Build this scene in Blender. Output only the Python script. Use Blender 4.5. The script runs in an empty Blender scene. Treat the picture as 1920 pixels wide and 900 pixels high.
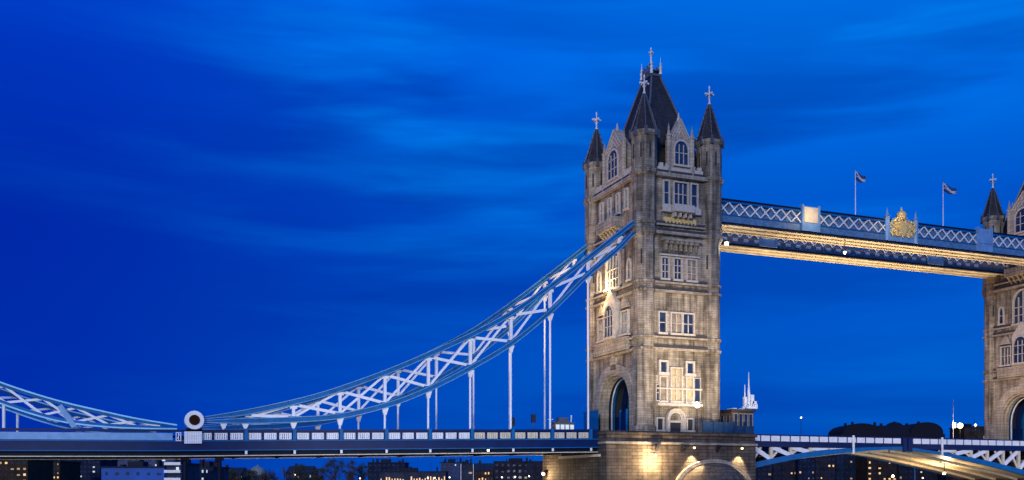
import bpy, math, random
from math import radians as R, sin, cos, pi
random.seed(7)
C = bpy.context.scene.collection
scn = bpy.context.scene

# ------------------------------------------------------------------ camera
# z = 0 is the eye level; the river lies at z = -5.  +X runs along the bridge, +Y across it.
cam_d = bpy.data.cameras.new('camera'); cam = bpy.data.objects.new('camera', cam_d); C.objects.link(cam)
CX, CY = -80.03, -142.54
cam.location = (CX, CY, 0); cam.rotation_euler = (R(90), 0, -R(21.613))
cam_d.sensor_width = 36; cam_d.lens = 34.39; cam_d.shift_y = 0.237
cam_d.clip_start = 0.5; cam_d.clip_end = 9000
scn.camera = cam
FC, FS = 0.36834, 0.92969
def bearing(px, py, d):                       # a point d metres ahead of the camera on the sight line of a photo pixel
    t = (px-960)/1834; l = t*d
    return (CX+d*FC+l*FS, CY+d*FS-l*FC, (905-py)*d/1834)

# ------------------------------------------------------------------ world: dusk sky
w = bpy.data.worlds.new('World'); scn.world = w; w.use_nodes = True
nt = w.node_tree; nt.nodes.clear()
def N(t, **k):
    n = nt.nodes.new(t)
    for a, b in k.items():
        if hasattr(n, a): setattr(n, a, b)
    return n
L = nt.links.new
def val(x): return x
def M(op, a, b=None, c=None, clamp=False):
    n = nt.nodes.new('ShaderNodeMath'); n.operation = op; n.use_clamp = clamp
    for i, v in enumerate((a, b, c)):
        if v is None: continue
        if isinstance(v, (int, float)): n.inputs[i].default_value = v
        else: L(v, n.inputs[i])
    return n.outputs[0]
tc = N('ShaderNodeTexCoord'); sep = N('ShaderNodeSeparateXYZ')
L(tc.outputs['Generated'], sep.inputs[0])
X_, Y_, Z_ = sep.outputs
# azimuth (0 at the view bearing, positive to the right) and elevation of the sky direction
az = M('SUBTRACT', R(68.387), M('ARCTAN2', Y_, X_))
el = M('ARCSINE', Z_)
def smooth(x, a, b):
    n = nt.nodes.new('ShaderNodeMapRange'); n.interpolation_type = 'SMOOTHSTEP'
    n.inputs['From Min'].default_value = a; n.inputs['From Max'].default_value = b
    L(x, n.inputs['Value']); return n.outputs[0]
def mixc(f, a, b):
    n = nt.nodes.new('ShaderNodeMix'); n.data_type = 'RGBA'
    if isinstance(f, (int, float)): n.inputs[0].default_value = f
    else: L(f, n.inputs[0])
    for i, v in ((6, a), (7, b)):
        if isinstance(v, tuple): n.inputs[i].default_value = (*v, 1)
        else: L(v, n.inputs[i])
    return n.outputs[2]
comb = N('ShaderNodeCombineXYZ'); L(az, comb.inputs[0]); L(el, comb.inputs[1])
def noise(sx, sy, rot, scale, detail, off=0, rough=.5, dist=0):
    mp = N('ShaderNodeMapping'); mp.inputs['Scale'].default_value = (sx, sy, 1)
    mp.inputs['Rotation'].default_value = (0, 0, rot); mp.inputs['Location'].default_value = (off, off*.7, off*.3)
    L(comb.outputs[0], mp.inputs[0])
    n = N('ShaderNodeTexNoise'); n.inputs['Scale'].default_value = scale; n.inputs['Detail'].default_value = detail
    n.inputs['Roughness'].default_value = rough; n.inputs['Distortion'].default_value = dist
    L(mp.outputs[0], n.inputs['Vector']); return n.outputs[0]
low = mixc(smooth(az, -.50, .15), (0.0, .022, .37), (0.0, .085, .50))
mid = mixc(smooth(az, -.50, .30), (0.0, .018, .36), (0.0, .090, .56))
top = mixc(smooth(az, -.45, .35), (0.0, .045, .58), (0.0, .22, .97))
base = mixc(smooth(el, .06, .26), low, mid)
base = mixc(smooth(el, .24, .48), base, top)
n1 = noise(1, 6, .15, 1.9, 4, 6.4, .5, .3)       # broad soft bands
n2 = noise(1, 7, .15, 2.4, 4, 3.3, .5, .25)        # brighter veils between them
n3 = noise(1, 9, .10, 8, 5, 2.1, .55, .3)            # fine streaks
fade = M('MULTIPLY_ADD', smooth(az, -.42, -.05), .85, .15)
dark = M('MULTIPLY', M('MULTIPLY', smooth(n1, .42, .62), M('MULTIPLY_ADD', smooth(el, .34, .46), -.4, .8)), fade)
bright = M('MULTIPLY', smooth(n2, .47, .72), M('MULTIPLY_ADD', smooth(el, .12, .42), .34, .14))
bright = M('MULTIPLY', M('MULTIPLY', bright, fade), M('MULTIPLY_ADD', smooth(n3, .3, .7), .5, .75))
col = mixc(dark, base, mixc(smooth(az, -.4, .4), (0.0, .026, .34), (0.0, .058, .42)))
col = mixc(bright, col, (0.0, .27, 1.0))
bg = N('ShaderNodeBackground'); L(col, bg.inputs[0]); bg.inputs[1].default_value = 1.0
sky = N('ShaderNodeTexSky'); sky.sky_type = 'NISHITA'; sky.sun_disc = False
sky.sun_elevation = R(14); sky.sun_rotation = R(232)
tint = nt.nodes.new('ShaderNodeMix'); tint.data_type = 'RGBA'; tint.blend_type = 'MULTIPLY'; tint.inputs[0].default_value = 1
L(sky.outputs[0], tint.inputs[6]); tint.inputs[7].default_value = (0.0, .12, 1, 1)
bg2 = N('ShaderNodeBackground'); L(tint.outputs[2], bg2.inputs[0]); bg2.inputs[1].default_value = .008
add = N('ShaderNodeAddShader'); L(bg.outputs[0], add.inputs[0]); L(bg2.outputs[0], add.inputs[1])
out = N('ShaderNodeOutputWorld'); L(add.outputs[0], out.inputs[0])

# soft afterglow from low in the south-west, behind the photographer's left shoulder
sd = bpy.data.lights.new('sun', 'SUN'); so = bpy.data.objects.new('sun', sd); C.objects.link(so)
sd.energy = 1.3; sd.angle = R(12); sd.color = (1, .95, .90)
so.rotation_euler = (R(76), 0, R(-38))

vs = scn.view_settings; vs.view_transform = 'Standard'; vs.look = 'None'; vs.exposure = 0; vs.gamma = 1; vs.use_curve_mapping = False
scn.cycles.use_denoising = True
scn.cycles.max_bounces = 4; scn.cycles.diffuse_bounces = 2; scn.cycles.glossy_bounces = 2
scn.cycles.sample_clamp_indirect = 4

# ------------------------------------------------------------------ helpers
class MB:
    def __init__(s): s.v = []; s.f = []
    def box(s, x0, x1, y0, y1, z0, z1):
        b = len(s.v)
        s.v += [(x0,y0,z0),(x1,y0,z0),(x1,y1,z0),(x0,y1,z0),(x0,y0,z1),(x1,y0,z1),(x1,y1,z1),(x0,y1,z1)]
        s.f += [tuple(b+i for i in q) for q in ((0,3,2,1),(4,5,6,7),(0,1,5,4),(1,2,6,5),(2,3,7,6),(3,0,4,7))]
        return s
    def hexa(s, bot, top):                      # two matching rings of points
        b = len(s.v); n = len(bot); s.v += list(bot)+list(top)
        s.f.append(tuple(b+i for i in reversed(range(n)))); s.f.append(tuple(b+n+i for i in range(n)))
        for i in range(n):
            j = (i+1) % n; s.f.append((b+i, b+j, b+n+j, b+n+i))
        return s
    def beam(s, p, q, w, h, up=(0,0,1)):        # box-section member from p to q
        from mathutils import Vector as V
        p, q = V(p), V(q); d = (q-p).normalized(); side = d.cross(V(up))
        if side.length < 1e-4: side = d.cross(V((0,1,0)))
        side.normalize(); u = side.cross(d).normalized()
        a, b = side*w/2, u*h/2
        return s.hexa([tuple(p+a+b), tuple(p-a+b), tuple(p-a-b), tuple(p+a-b)], [tuple(q+a+b), tuple(q-a+b), tuple(q-a-b), tuple(q+a-b)])
    def tube(s, p, q, r, r2=None, n=8):
        from mathutils import Vector as V
        p, q = V(p), V(q); d = (q-p).normalized(); a = d.orthogonal().normalized(); b = d.cross(a)
        r2 = r if r2 is None else r2
        return s.hexa([tuple(p+a*r*cos(2*pi*i/n)+b*r*sin(2*pi*i/n)) for i in range(n)], [tuple(q+a*r2*cos(2*pi*i/n)+b*r2*sin(2*pi*i/n)) for i in range(n)])
    def lathe(s, c, prof, n=8, ph=pi/8):
        b = len(s.v); m = len(prof)
        for r, z in prof:
            s.v += [(c[0]+r*cos(ph+2*pi*i/n), c[1]+r*sin(ph+2*pi*i/n), c[2]+z) for i in range(n)]
        for k in range(m-1):
            for i in range(n):
                j = (i+1) % n; s.f.append((b+k*n+i, b+k*n+j, b+k*n+n+j, b+k*n+n+i))
        s.f.append(tuple(b+i for i in reversed(range(n)))); s.f.append(tuple(b+(m-1)*n+i for i in range(n)))
        return s
    def prism(s, pts, a, b_):                   # outline as list of 3-D points, extruded from offset a to offset b_
        bot = [tuple(p[i]+a[i] for i in range(3)) for p in pts]; top = [tuple(p[i]+b_[i] for i in range(3)) for p in pts]
        return s.hexa(bot, top)
    def strip(s, A, B, a, b_):                  # ring band between outline A and outline B, with thickness
        n = len(A); o = len(s.v)
        f = lambda P, t: [tuple(p[i]+t[i] for i in range(3)) for p in P]
        s.v += f(A,a)+f(B,a)+f(A,b_)+f(B,b_)
        for i in range(n-1):
            j = i+1
            s.f += [(o+i,o+j,o+n+j,o+n+i),(o+2*n+i,o+3*n+i,o+3*n+j,o+2*n+j),(o+i,o+2*n+i,o+2*n+j,o+j),(o+n+i,o+n+j,o+3*n+j,o+3*n+i)]
        for i in (0, n-1): s.f.append((o+i,o+n+i,o+3*n+i,o+2*n+i))
        return s
    def ball(s, c, r, n=10, m=6):
        return s.lathe(c, [(max(.001, r*sin(pi*k/m)), -r*cos(pi*k/m)) for k in range(m+1)], n)
    def build(s, name, mat, parent=None, label=None):
        import bmesh
        off = wloc(parent) if parent else (0,0,0)
        me = bpy.data.meshes.new(name); me.from_pydata([(x-off[0],y-off[1],z-off[2]) for x,y,z in s.v], [], s.f)
        bm = bmesh.new(); bm.from_mesh(me); bmesh.ops.recalc_face_normals(bm, faces=bm.faces); bm.to_mesh(me); bm.free()
        me.materials.append(mat); me.update()
        o = bpy.data.objects.new(name, me); C.objects.link(o)
        if parent: o.parent = parent
        if label: o['label'] = label
        return o
def wloc(o):
    x, y, z = 0, 0, 0
    while o: x += o.location[0]; y += o.location[1]; z += o.location[2]; o = o.parent
    return x, y, z
def tag(o, label=None, cat=None, group=None, kind=None):
    if label: o['label'] = label
    if cat: o['category'] = cat
    if group: o['group'] = group
    if kind: o['kind'] = kind
    return o
def thing(name, loc, label, cat, group=None):
    o = bpy.data.objects.new(name, None); C.objects.link(o); o.location = loc; o.empty_display_size = .5
    return tag(o, label, cat, group)
def copy_tree(o, parent=None):
    c = o.copy(); C.objects.link(c); c.parent = parent
    for ch in [k for k in bpy.data.objects if k.parent == o]: copy_tree(ch, c)
    return c
def light(kind, name, loc, energy, color, parent=None, target=None, size=.3, spot=60, blend=.5):
    d = bpy.data.lights.new(name, kind); d.energy = energy; d.color = color
    if kind != 'SUN': d.shadow_soft_size = size
    if kind == 'SPOT': d.spot_size = R(spot); d.spot_blend = blend
    o = bpy.data.objects.new(name, d); C.objects.link(o)
    off = wloc(parent) if parent else (0,0,0)
    o.location = tuple(loc[i]-off[i] for i in range(3))
    if parent: o.parent = parent
    if target:
        from mathutils import Vector as V
        o.rotation_euler = (V(target)-V(loc)).to_track_quat('-Z', 'Y').to_euler()
    return o

# ------------------------------------------------------------------ materials
def mat(name, col, rough=.6, metal=0, var=.12, vscale=1.5, bump=0, emit=None, es=1, spec=.5):
    m = bpy.data.materials.new(name); m.use_nodes = True; t = m.node_tree; b = t.nodes['Principled BSDF']
    b.inputs['Roughness'].default_value = rough; b.inputs['Metallic'].default_value = metal
    b.inputs['Specular IOR Level'].default_value = spec
    if emit:
        b.inputs['Emission Color'].default_value = (*emit, 1); b.inputs['Emission Strength'].default_value = es
    c = t.nodes.new('ShaderNodeTexCoord'); n = t.nodes.new('ShaderNodeTexNoise'); n.inputs['Scale'].default_value = vscale; n.inputs['Detail'].default_value = 5
    t.links.new(c.outputs['Object'], n.inputs['Vector'])
    r = t.nodes.new('ShaderNodeValToRGB'); r.color_ramp.elements[0].position = .3; r.color_ramp.elements[1].position = .7
    r.color_ramp.elements[0].color = (*[x*(1-var) for x in col], 1); r.color_ramp.elements[1].color = (*[min(1, x*(1+var)) for x in col], 1)
    t.links.new(n.outputs[0], r.inputs[0]); t.links.new(r.outputs[0], b.inputs['Base Color'])
    if bump:
        k = t.nodes.new('ShaderNodeBump'); k.inputs['Strength'].default_value = bump; k.inputs['Distance'].default_value = .05
        t.links.new(n.outputs[0], k.inputs['Height']); t.links.new(k.outputs[0], b.inputs['Normal'])
    return m
def stone(name, c1, c2, mortar, bw=1.3, bh=.45, rough=.85, stain=.5, bump=.6):
    m = bpy.data.materials.new(name); m.use_nodes = True; t = m.node_tree; b = t.nodes['Principled BSDF']
    nn = t.nodes.new; lk = t.links.new
    b.inputs['Roughness'].default_value = rough; b.inputs['Specular IOR Level'].default_value = .3
    g = nn('ShaderNodeNewGeometry'); tc = nn('ShaderNodeTexCoord')
    cr = nn('ShaderNodeVectorMath'); cr.operation = 'CROSS_PRODUCT'; cr.inputs[1].default_value = (0,0,1); lk(g.outputs['True Normal'], cr.inputs[0])
    dt = nn('ShaderNodeVectorMath'); dt.operation = 'DOT_PRODUCT'; lk(cr.outputs[0], dt.inputs[0]); lk(tc.outputs['Object'], dt.inputs[1])
    sp = nn('ShaderNodeSeparateXYZ'); lk(tc.outputs['Object'], sp.inputs[0])
    cb = nn('ShaderNodeCombineXYZ'); lk(dt.outputs['Value'], cb.inputs[0]); lk(sp.outputs[2], cb.inputs[1])
    br = nn('ShaderNodeTexBrick'); br.inputs['Scale'].default_value = 1; br.inputs['Brick Width'].default_value = bw; br.inputs['Row Height'].default_value = bh
    br.inputs['Mortar Size'].default_value = .035; br.inputs['Mortar Smooth'].default_value = .3
    br.inputs['Color1'].default_value = (*c1,1); br.inputs['Color2'].default_value = (*c2,1); br.inputs['Mortar'].default_value = (*mortar,1)
    lk(cb.outputs[0], br.inputs['Vector'])
    n = nn('ShaderNodeTexNoise'); n.inputs['Scale'].default_value = .35; n.inputs['Detail'].default_value = 8; n.inputs['Roughness'].default_value = .65; lk(tc.outputs['Object'], n.inputs['Vector'])
    mp = nn('ShaderNodeMapping'); mp.inputs['Scale'].default_value = (1.6,1.6,.12); lk(tc.outputs['Object'], mp.inputs[0])
    n2 = nn('ShaderNodeTexNoise'); n2.inputs['Scale'].default_value = 1; n2.inputs['Detail'].default_value = 6; lk(mp.outputs[0], n2.inputs['Vector'])
    ml = nn('ShaderNodeMath'); ml.operation = 'MULTIPLY'; lk(n.outputs[0], ml.inputs[0]); lk(n2.outputs[0], ml.inputs[1])
    mr = nn('ShaderNodeMapRange'); mr.inputs['From Min'].default_value = .14; mr.inputs['From Max'].default_value = .36
    mr.inputs['To Min'].default_value = 1-stain; mr.inputs['To Max'].default_value = 1.15; lk(ml.outputs[0], mr.inputs[0])
    mx = nn('ShaderNodeMix'); mx.data_type = 'RGBA'; mx.blend_type = 'MULTIPLY'; mx.inputs[0].default_value = 1
    lk(br.outputs['Color'], mx.inputs[6]); lk(mr.outputs[0], mx.inputs[7]); lk(mx.outputs[2], b.inputs['Base Color'])
    n3 = nn('ShaderNodeTexNoise'); n3.inputs['Scale'].default_value = 4; n3.inputs['Detail'].default_value = 6; lk(tc.outputs['Object'], n3.inputs['Vector'])
    sb = nn('ShaderNodeMath'); sb.operation = 'MULTIPLY_ADD'; lk(br.outputs['Fac'], sb.inputs[0]); sb.inputs[1].default_value = -1.2; lk(n3.outputs[0], sb.inputs[2])
    bp = nn('ShaderNodeBump'); bp.inputs['Strength'].default_value = bump; bp.inputs['Distance'].default_value = .12
    lk(sb.outputs[0], bp.inputs['Height']); lk(bp.outputs[0], b.inputs['Normal'])
    return m
m_stone = stone('tower_stone', (.42,.36,.275), (.29,.245,.185), (.21,.175,.13), 2.1, .38, stain=.78, bump=.35)
m_trim  = stone('trim_stone', (.47,.41,.325), (.36,.31,.24), (.2,.16,.12), 2.2, .6, stain=.35, bump=.2)
m_pale  = mat('pale_stone', (.52,.47,.40), .8, var=.2, vscale=2.5, bump=.3)
m_pier  = stone('pier_granite', (.15,.12,.09), (.085,.07,.058), (.035,.03,.025), 1.9, .55, .8, .55, .8)
m_slate = stone('slate', (.05,.042,.038), (.03,.028,.03), (.01,.01,.013), .5, .32, .65, .4, .6)
m_lead  = mat('lead_grey', (.10,.11,.13), .5, .2, .2)
m_shade = mat('ledge_shade', (.05,.045,.04), .7, 0, .3)  # dark colour that paints the shade above the tower ledges
m_whitemetal = mat('pale_finial', (.72,.72,.70), .5, 0, .3, 6)
m_gilt  = mat('gilt', (.80,.55,.20), .5, .1, .35, 5, .5)
m_blue  = mat('blue_paint', (.004,.12,.34), .5, 0, .18, .8, spec=.2)
m_navy  = mat('navy_paint', (.002,.014,.08), .5, 0, .2, .6, spec=.25)
m_dblue = mat('dark_steel', (.004,.008,.025), .6, 0, .25, .8, spec=.15)
m_white = mat('white_paint', (.80,.80,.82), .45, 0, .08, 1.2)
m_cream = mat('cream_paint', (.70,.60,.45), .5, 0, .14, 1.3)
m_soff  = mat('soffit_paint', (.74,.66,.53), .7, var=.18, vscale=.6)
m_ice   = mat('pale_blue_paint', (.16,.33,.58), .45, 0, .15, 1.)
m_screen = mat('screen_blue', (.012,.05,.12), .6, 0, .3, 1.2, spec=.2)
m_cyan  = mat('sky_blue_paint', (.30,.66,.92), .45, 0, .1, 1.)
m_bband = mat('panel_blue_paint', (.08,.20,.36), .5, 0, .3, 1.6, .3)
m_glass = mat('window_glass', (.02,.035,.07), .12, 0, .5, .7, spec=.8)
m_curt  = mat('curtained_glass', (.24,.20,.15), .3, 0, .5, 1.2, spec=.6)
m_glow  = mat('lit_window', (.3,.25,.15), .5, emit=(1,.72,.38), es=.28, vscale=2, var=.4)
m_glow2 = mat('bright_lit_window', (.3,.25,.15), .5, emit=(1,.62,.28), es=1.0, vscale=2, var=.4)
m_glowc = mat('cool_lit_window', (.3,.3,.3), .5, emit=(.75,.88,1), es=.7)
m_lamp  = mat('lamp_glass', (1,.9,.7), .3, emit=(1,.74,.34), es=5)
m_lampw = mat('white_lamp_glass', (1,1,1), .3, emit=(1,.93,.75), es=4)
m_black = mat('black_metal', (.02,.02,.025), .5)
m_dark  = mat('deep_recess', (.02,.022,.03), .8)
m_brown = mat('pin_brown', (.028,.008,.003), .8, spec=.1)
m_asph  = mat('asphalt', (.05,.05,.052), .9, var=.3, vscale=3, bump=.3)
m_bark  = mat('bark', (.05,.04,.03), .9, bump=.4)
m_leaf  = mat('foliage', (.035,.045,.028), .8, var=.5, vscale=.8)
m_leaf2 = mat('olive_foliage', (.05,.045,.025), .8, var=.5, vscale=.8)
m_b = [mat('dark_brick', (.022,.022,.032), .85, var=.4, vscale=.3, spec=.1), mat('grey_concrete', (.03,.04,.065), .8, var=.4, vscale=.3, spec=.1), mat('blue_glass_wall', (.006,.03,.11), .4, var=.5, vscale=.15, spec=.2),
       mat('brown_brick', (.04,.025,.015), .85, var=.4, vscale=.3, spec=.1), mat('slate_blue_wall', (.010,.018,.042), .8, var=.4, vscale=.3, spec=.1)]

# ------------------------------------------------------------------ ground, water
def sheet(name, pts, z, m, th=0):
    b = MB()
    if th: b.prism([(x,y,0) for x,y in pts], (0,0,z-th), (0,0,z))
    else: b.v = [(x,y,z) for x,y in pts]; b.f = [tuple(range(len(pts)))]
    return tag(b.build(name, m), kind='structure')
mw = mat('river_water', (.006,.02,.04), .06, 0, .3, .05, spec=.6)
t_ = mw.node_tree; wn = t_.nodes.new('ShaderNodeTexNoise'); wn.inputs['Scale'].default_value = .5; wn.inputs['Detail'].default_value = 6
wc = t_.nodes.new('ShaderNodeTexCoord'); wb = t_.nodes.new('ShaderNodeBump'); wb.inputs['Strength'].default_value = .5; wb.inputs['Distance'].default_value = .3
t_.links.new(wc.outputs['Object'], wn.inputs['Vector']); t_.links.new(wn.outputs[0], wb.inputs['Height']); t_.links.new(wb.outputs[0], t_.nodes['Principled BSDF'].inputs['Normal'])
sheet('river', [(-4000,-4000),(4000,-4000),(4000,4000),(-4000,4000)], -5, mw)
m_bank = mat('bank_paving', (.10,.095,.09), .85, var=.3, vscale=.4, bump=.3)
sheet('river_bank', [(-4000,-4000),(-64,-4000),(-64,235),(205,262),(215,-4000),(4000,-4000),(4000,4000),(-4000,4000)], -1.7, m_bank, 4)

# ------------------------------------------------------------------ piers
def pier(label):
    T = thing('bridge_pier', (5.3,9,-5.5), label, 'bridge pier', 'granite piers under the two towers')
    x0, x1, y0, y1 = -8.8, 19.5, -3.5, 22
    b = MB(); b.box(x0,x1,y0,y1,-5.5,6.3)
    b.build('wall', m_pier, T)
    b = MB(); b.box(x0+.05,x1-.05,y0+.05,y1-.05,6.3,7.75)
    b.build('upper_wall', m_pier, T)
    b = MB(); b.box(x0-.25,x1+.25,y0-.3,y1+.3,6.25,6.6); b.build('string_course', m_trim, T)
    b = MB(); b.box(x0-.2,x1+.2,y0-.25,y1+.25,7.7,8.1); b.box(x0,x1,y0,y1,8.1,8.35); b.build('coping', m_pier, T)
    # domed cutwater
    b = MB(); cx, cz, rx, ry, rz = 11.0, -1.6, 7.0, 5.0, 4.9; n, m = 20, 8; o = len(b.v)
    rows = [(1.0, -5.5)] + [(cos(pi/2*k/m), cz+rz*sin(pi/2*k/m)) for k in range(m+1)]
    for s_, z in rows:
        for i in range(n+1):
            a = pi*i/n; b.v.append((cx-rx*s_*cos(a), y0+.1-ry*s_*sin(a), z))
    for k in range(len(rows)-1):
        for i in range(n): b.f.append((k*(n+1)+i, k*(n+1)+i+1, (k+1)*(n+1)+i+1, (k+1)*(n+1)+i))
    b.build('cutwater', m_pier, T)
    b = MB(); A = [(cx+(rx+.75)*cos(pi*i/24), y0, cz+(rz+.6)*sin(pi*i/24)) for i in range(25)]
    B = [(cx+(rx+.05)*cos(pi*i/24), y0, cz+(rz+.02)*sin(pi*i/24)) for i in range(25)]
    b.strip(A, B, (0,.02,0), (0,-.7,0)); b.build('arch_moulding', m_trim, T)
    for x in (.3, 4.9, 11.7):
        b = MB(); b.hexa([(x-.22,y0+.02,5.1),(x+.22,y0+.02,5.1),(x+.22,y0-.15,5.1),(x-.22,y0-.15,5.1)], [(x-.42,y0+.02,6.28),(x+.42,y0+.02,6.28),(x+.42,y0-.7,6.28),(x-.42,y0-.7,6.28)])
        b.build('corbel', m_black, T)
    for y in (2, 8, 14, 20): MB().box(x0-.5,x0+.02,y-.4,y+.4,4.9,6.2).build('pilaster', m_pier, T)
    MB().box(x0-.45,x0+.02,-1.5,14,4.2,4.6).build('ledge', m_cream, T)
    return T
P1 = pier('granite pier under the left tower, with three lamps on its river face')

# ------------------------------------------------------------------ tower
ZB = 8.35
class Face:
    def __init__(s, o, u, n): s.o, s.u, s.n = o, u, n
    def p(s, u, z, n=0): return (s.o[0]+s.u[0]*u+s.n[0]*n, s.o[1]+s.u[1]*u+s.n[1]*n, z)
    def box(s, b, u0, u1, z0, z1, n0, n1):
        return b.hexa([s.p(u0,z0,n0),s.p(u1,z0,n0),s.p(u1,z0,n1),s.p(u0,z0,n1)], [s.p(u0,z1,n0),s.p(u1,z1,n0),s.p(u1,z1,n1),s.p(u0,z1,n1)])
    def off(s, n): return (s.n[0]*n, s.n[1]*n, 0)
    def poly(s, b, pts, n0, n1): return b.prism([s.p(u,z) for u,z in pts], s.off(n0), s.off(n1))
def gothic(w, z0, zs, za, n=8, uc=0):             # pointed arch outline, left foot to right foot
    pts = [(uc-w, z0)]
    for i in range(n+1):
        t = i/n; pts.append((uc-w*cos(t*pi/2)**.85 if t < 1 else uc, zs+(za-zs)*sin(t*pi/2)**.95))
    return pts + [(2*uc-u, z) for u, z in reversed(pts[:-1])]
def window(T, F, uc, w_, z0, z1, cols=2, rows=2, arched=False, glass=None, n0=.02, sur=.22, deep=.35, m=None, transoms=None):
    u0, u1 = uc-w_/2, uc+w_/2; b = MB(); m = m or m_pale
    if arched:
        zs = z0+(z1-z0)*.6
        A = gothic(w_/2+sur, z0-sur, zs, z1+sur*1.3, 8, uc); B = gothic(w_/2, z0, zs, z1, 8, uc)
        b.strip([F.p(u,z) for u,z in A], [F.p(u,z) for u,z in B], F.off(n0), F.off(n0+deep))
    else:
        F.box(b,u0-sur,u0,z0-sur,z1+sur,n0,n0+deep); F.box(b,u1,u1+sur,z0-sur,z1+sur,n0,n0+deep)
        F.box(b,u0,u1,z1,z1+sur,n0,n0+deep)
    F.box(b,u0-sur*1.4,u1+sur*1.4,z0-sur*1.5,z0-.001,n0,n0+deep*1.4)
    for i in range(1, cols):
        u = u0+w_*i/cols; F.box(b,u-.07,u+.07,z0,z1-(.15 if not arched else abs(u-uc)/w_*(z1-z0)*.7+.1),n0+.08,n0+deep*.7)
    for j in range(1, rows):
        z = z0+(z1-z0)*j/rows
        if arched and z > z0+(z1-z0)*.7: continue
        F.box(b,u0,u1,z-.06,z+.06,n0+.09,n0+deep*.65)
    f = b.build('window', m, T)
    g = MB()
    if arched: F.poly(g, gothic(w_/2, z0, z0+(z1-z0)*.6, z1, 8, uc), n0-.03, n0+.06)
    else: F.box(g,u0,u1,z0,z1,n0-.03,n0+.06)
    g.build('pane', glass or m_glass, f)
    return f
TC = (6.3, 8.8)
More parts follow.
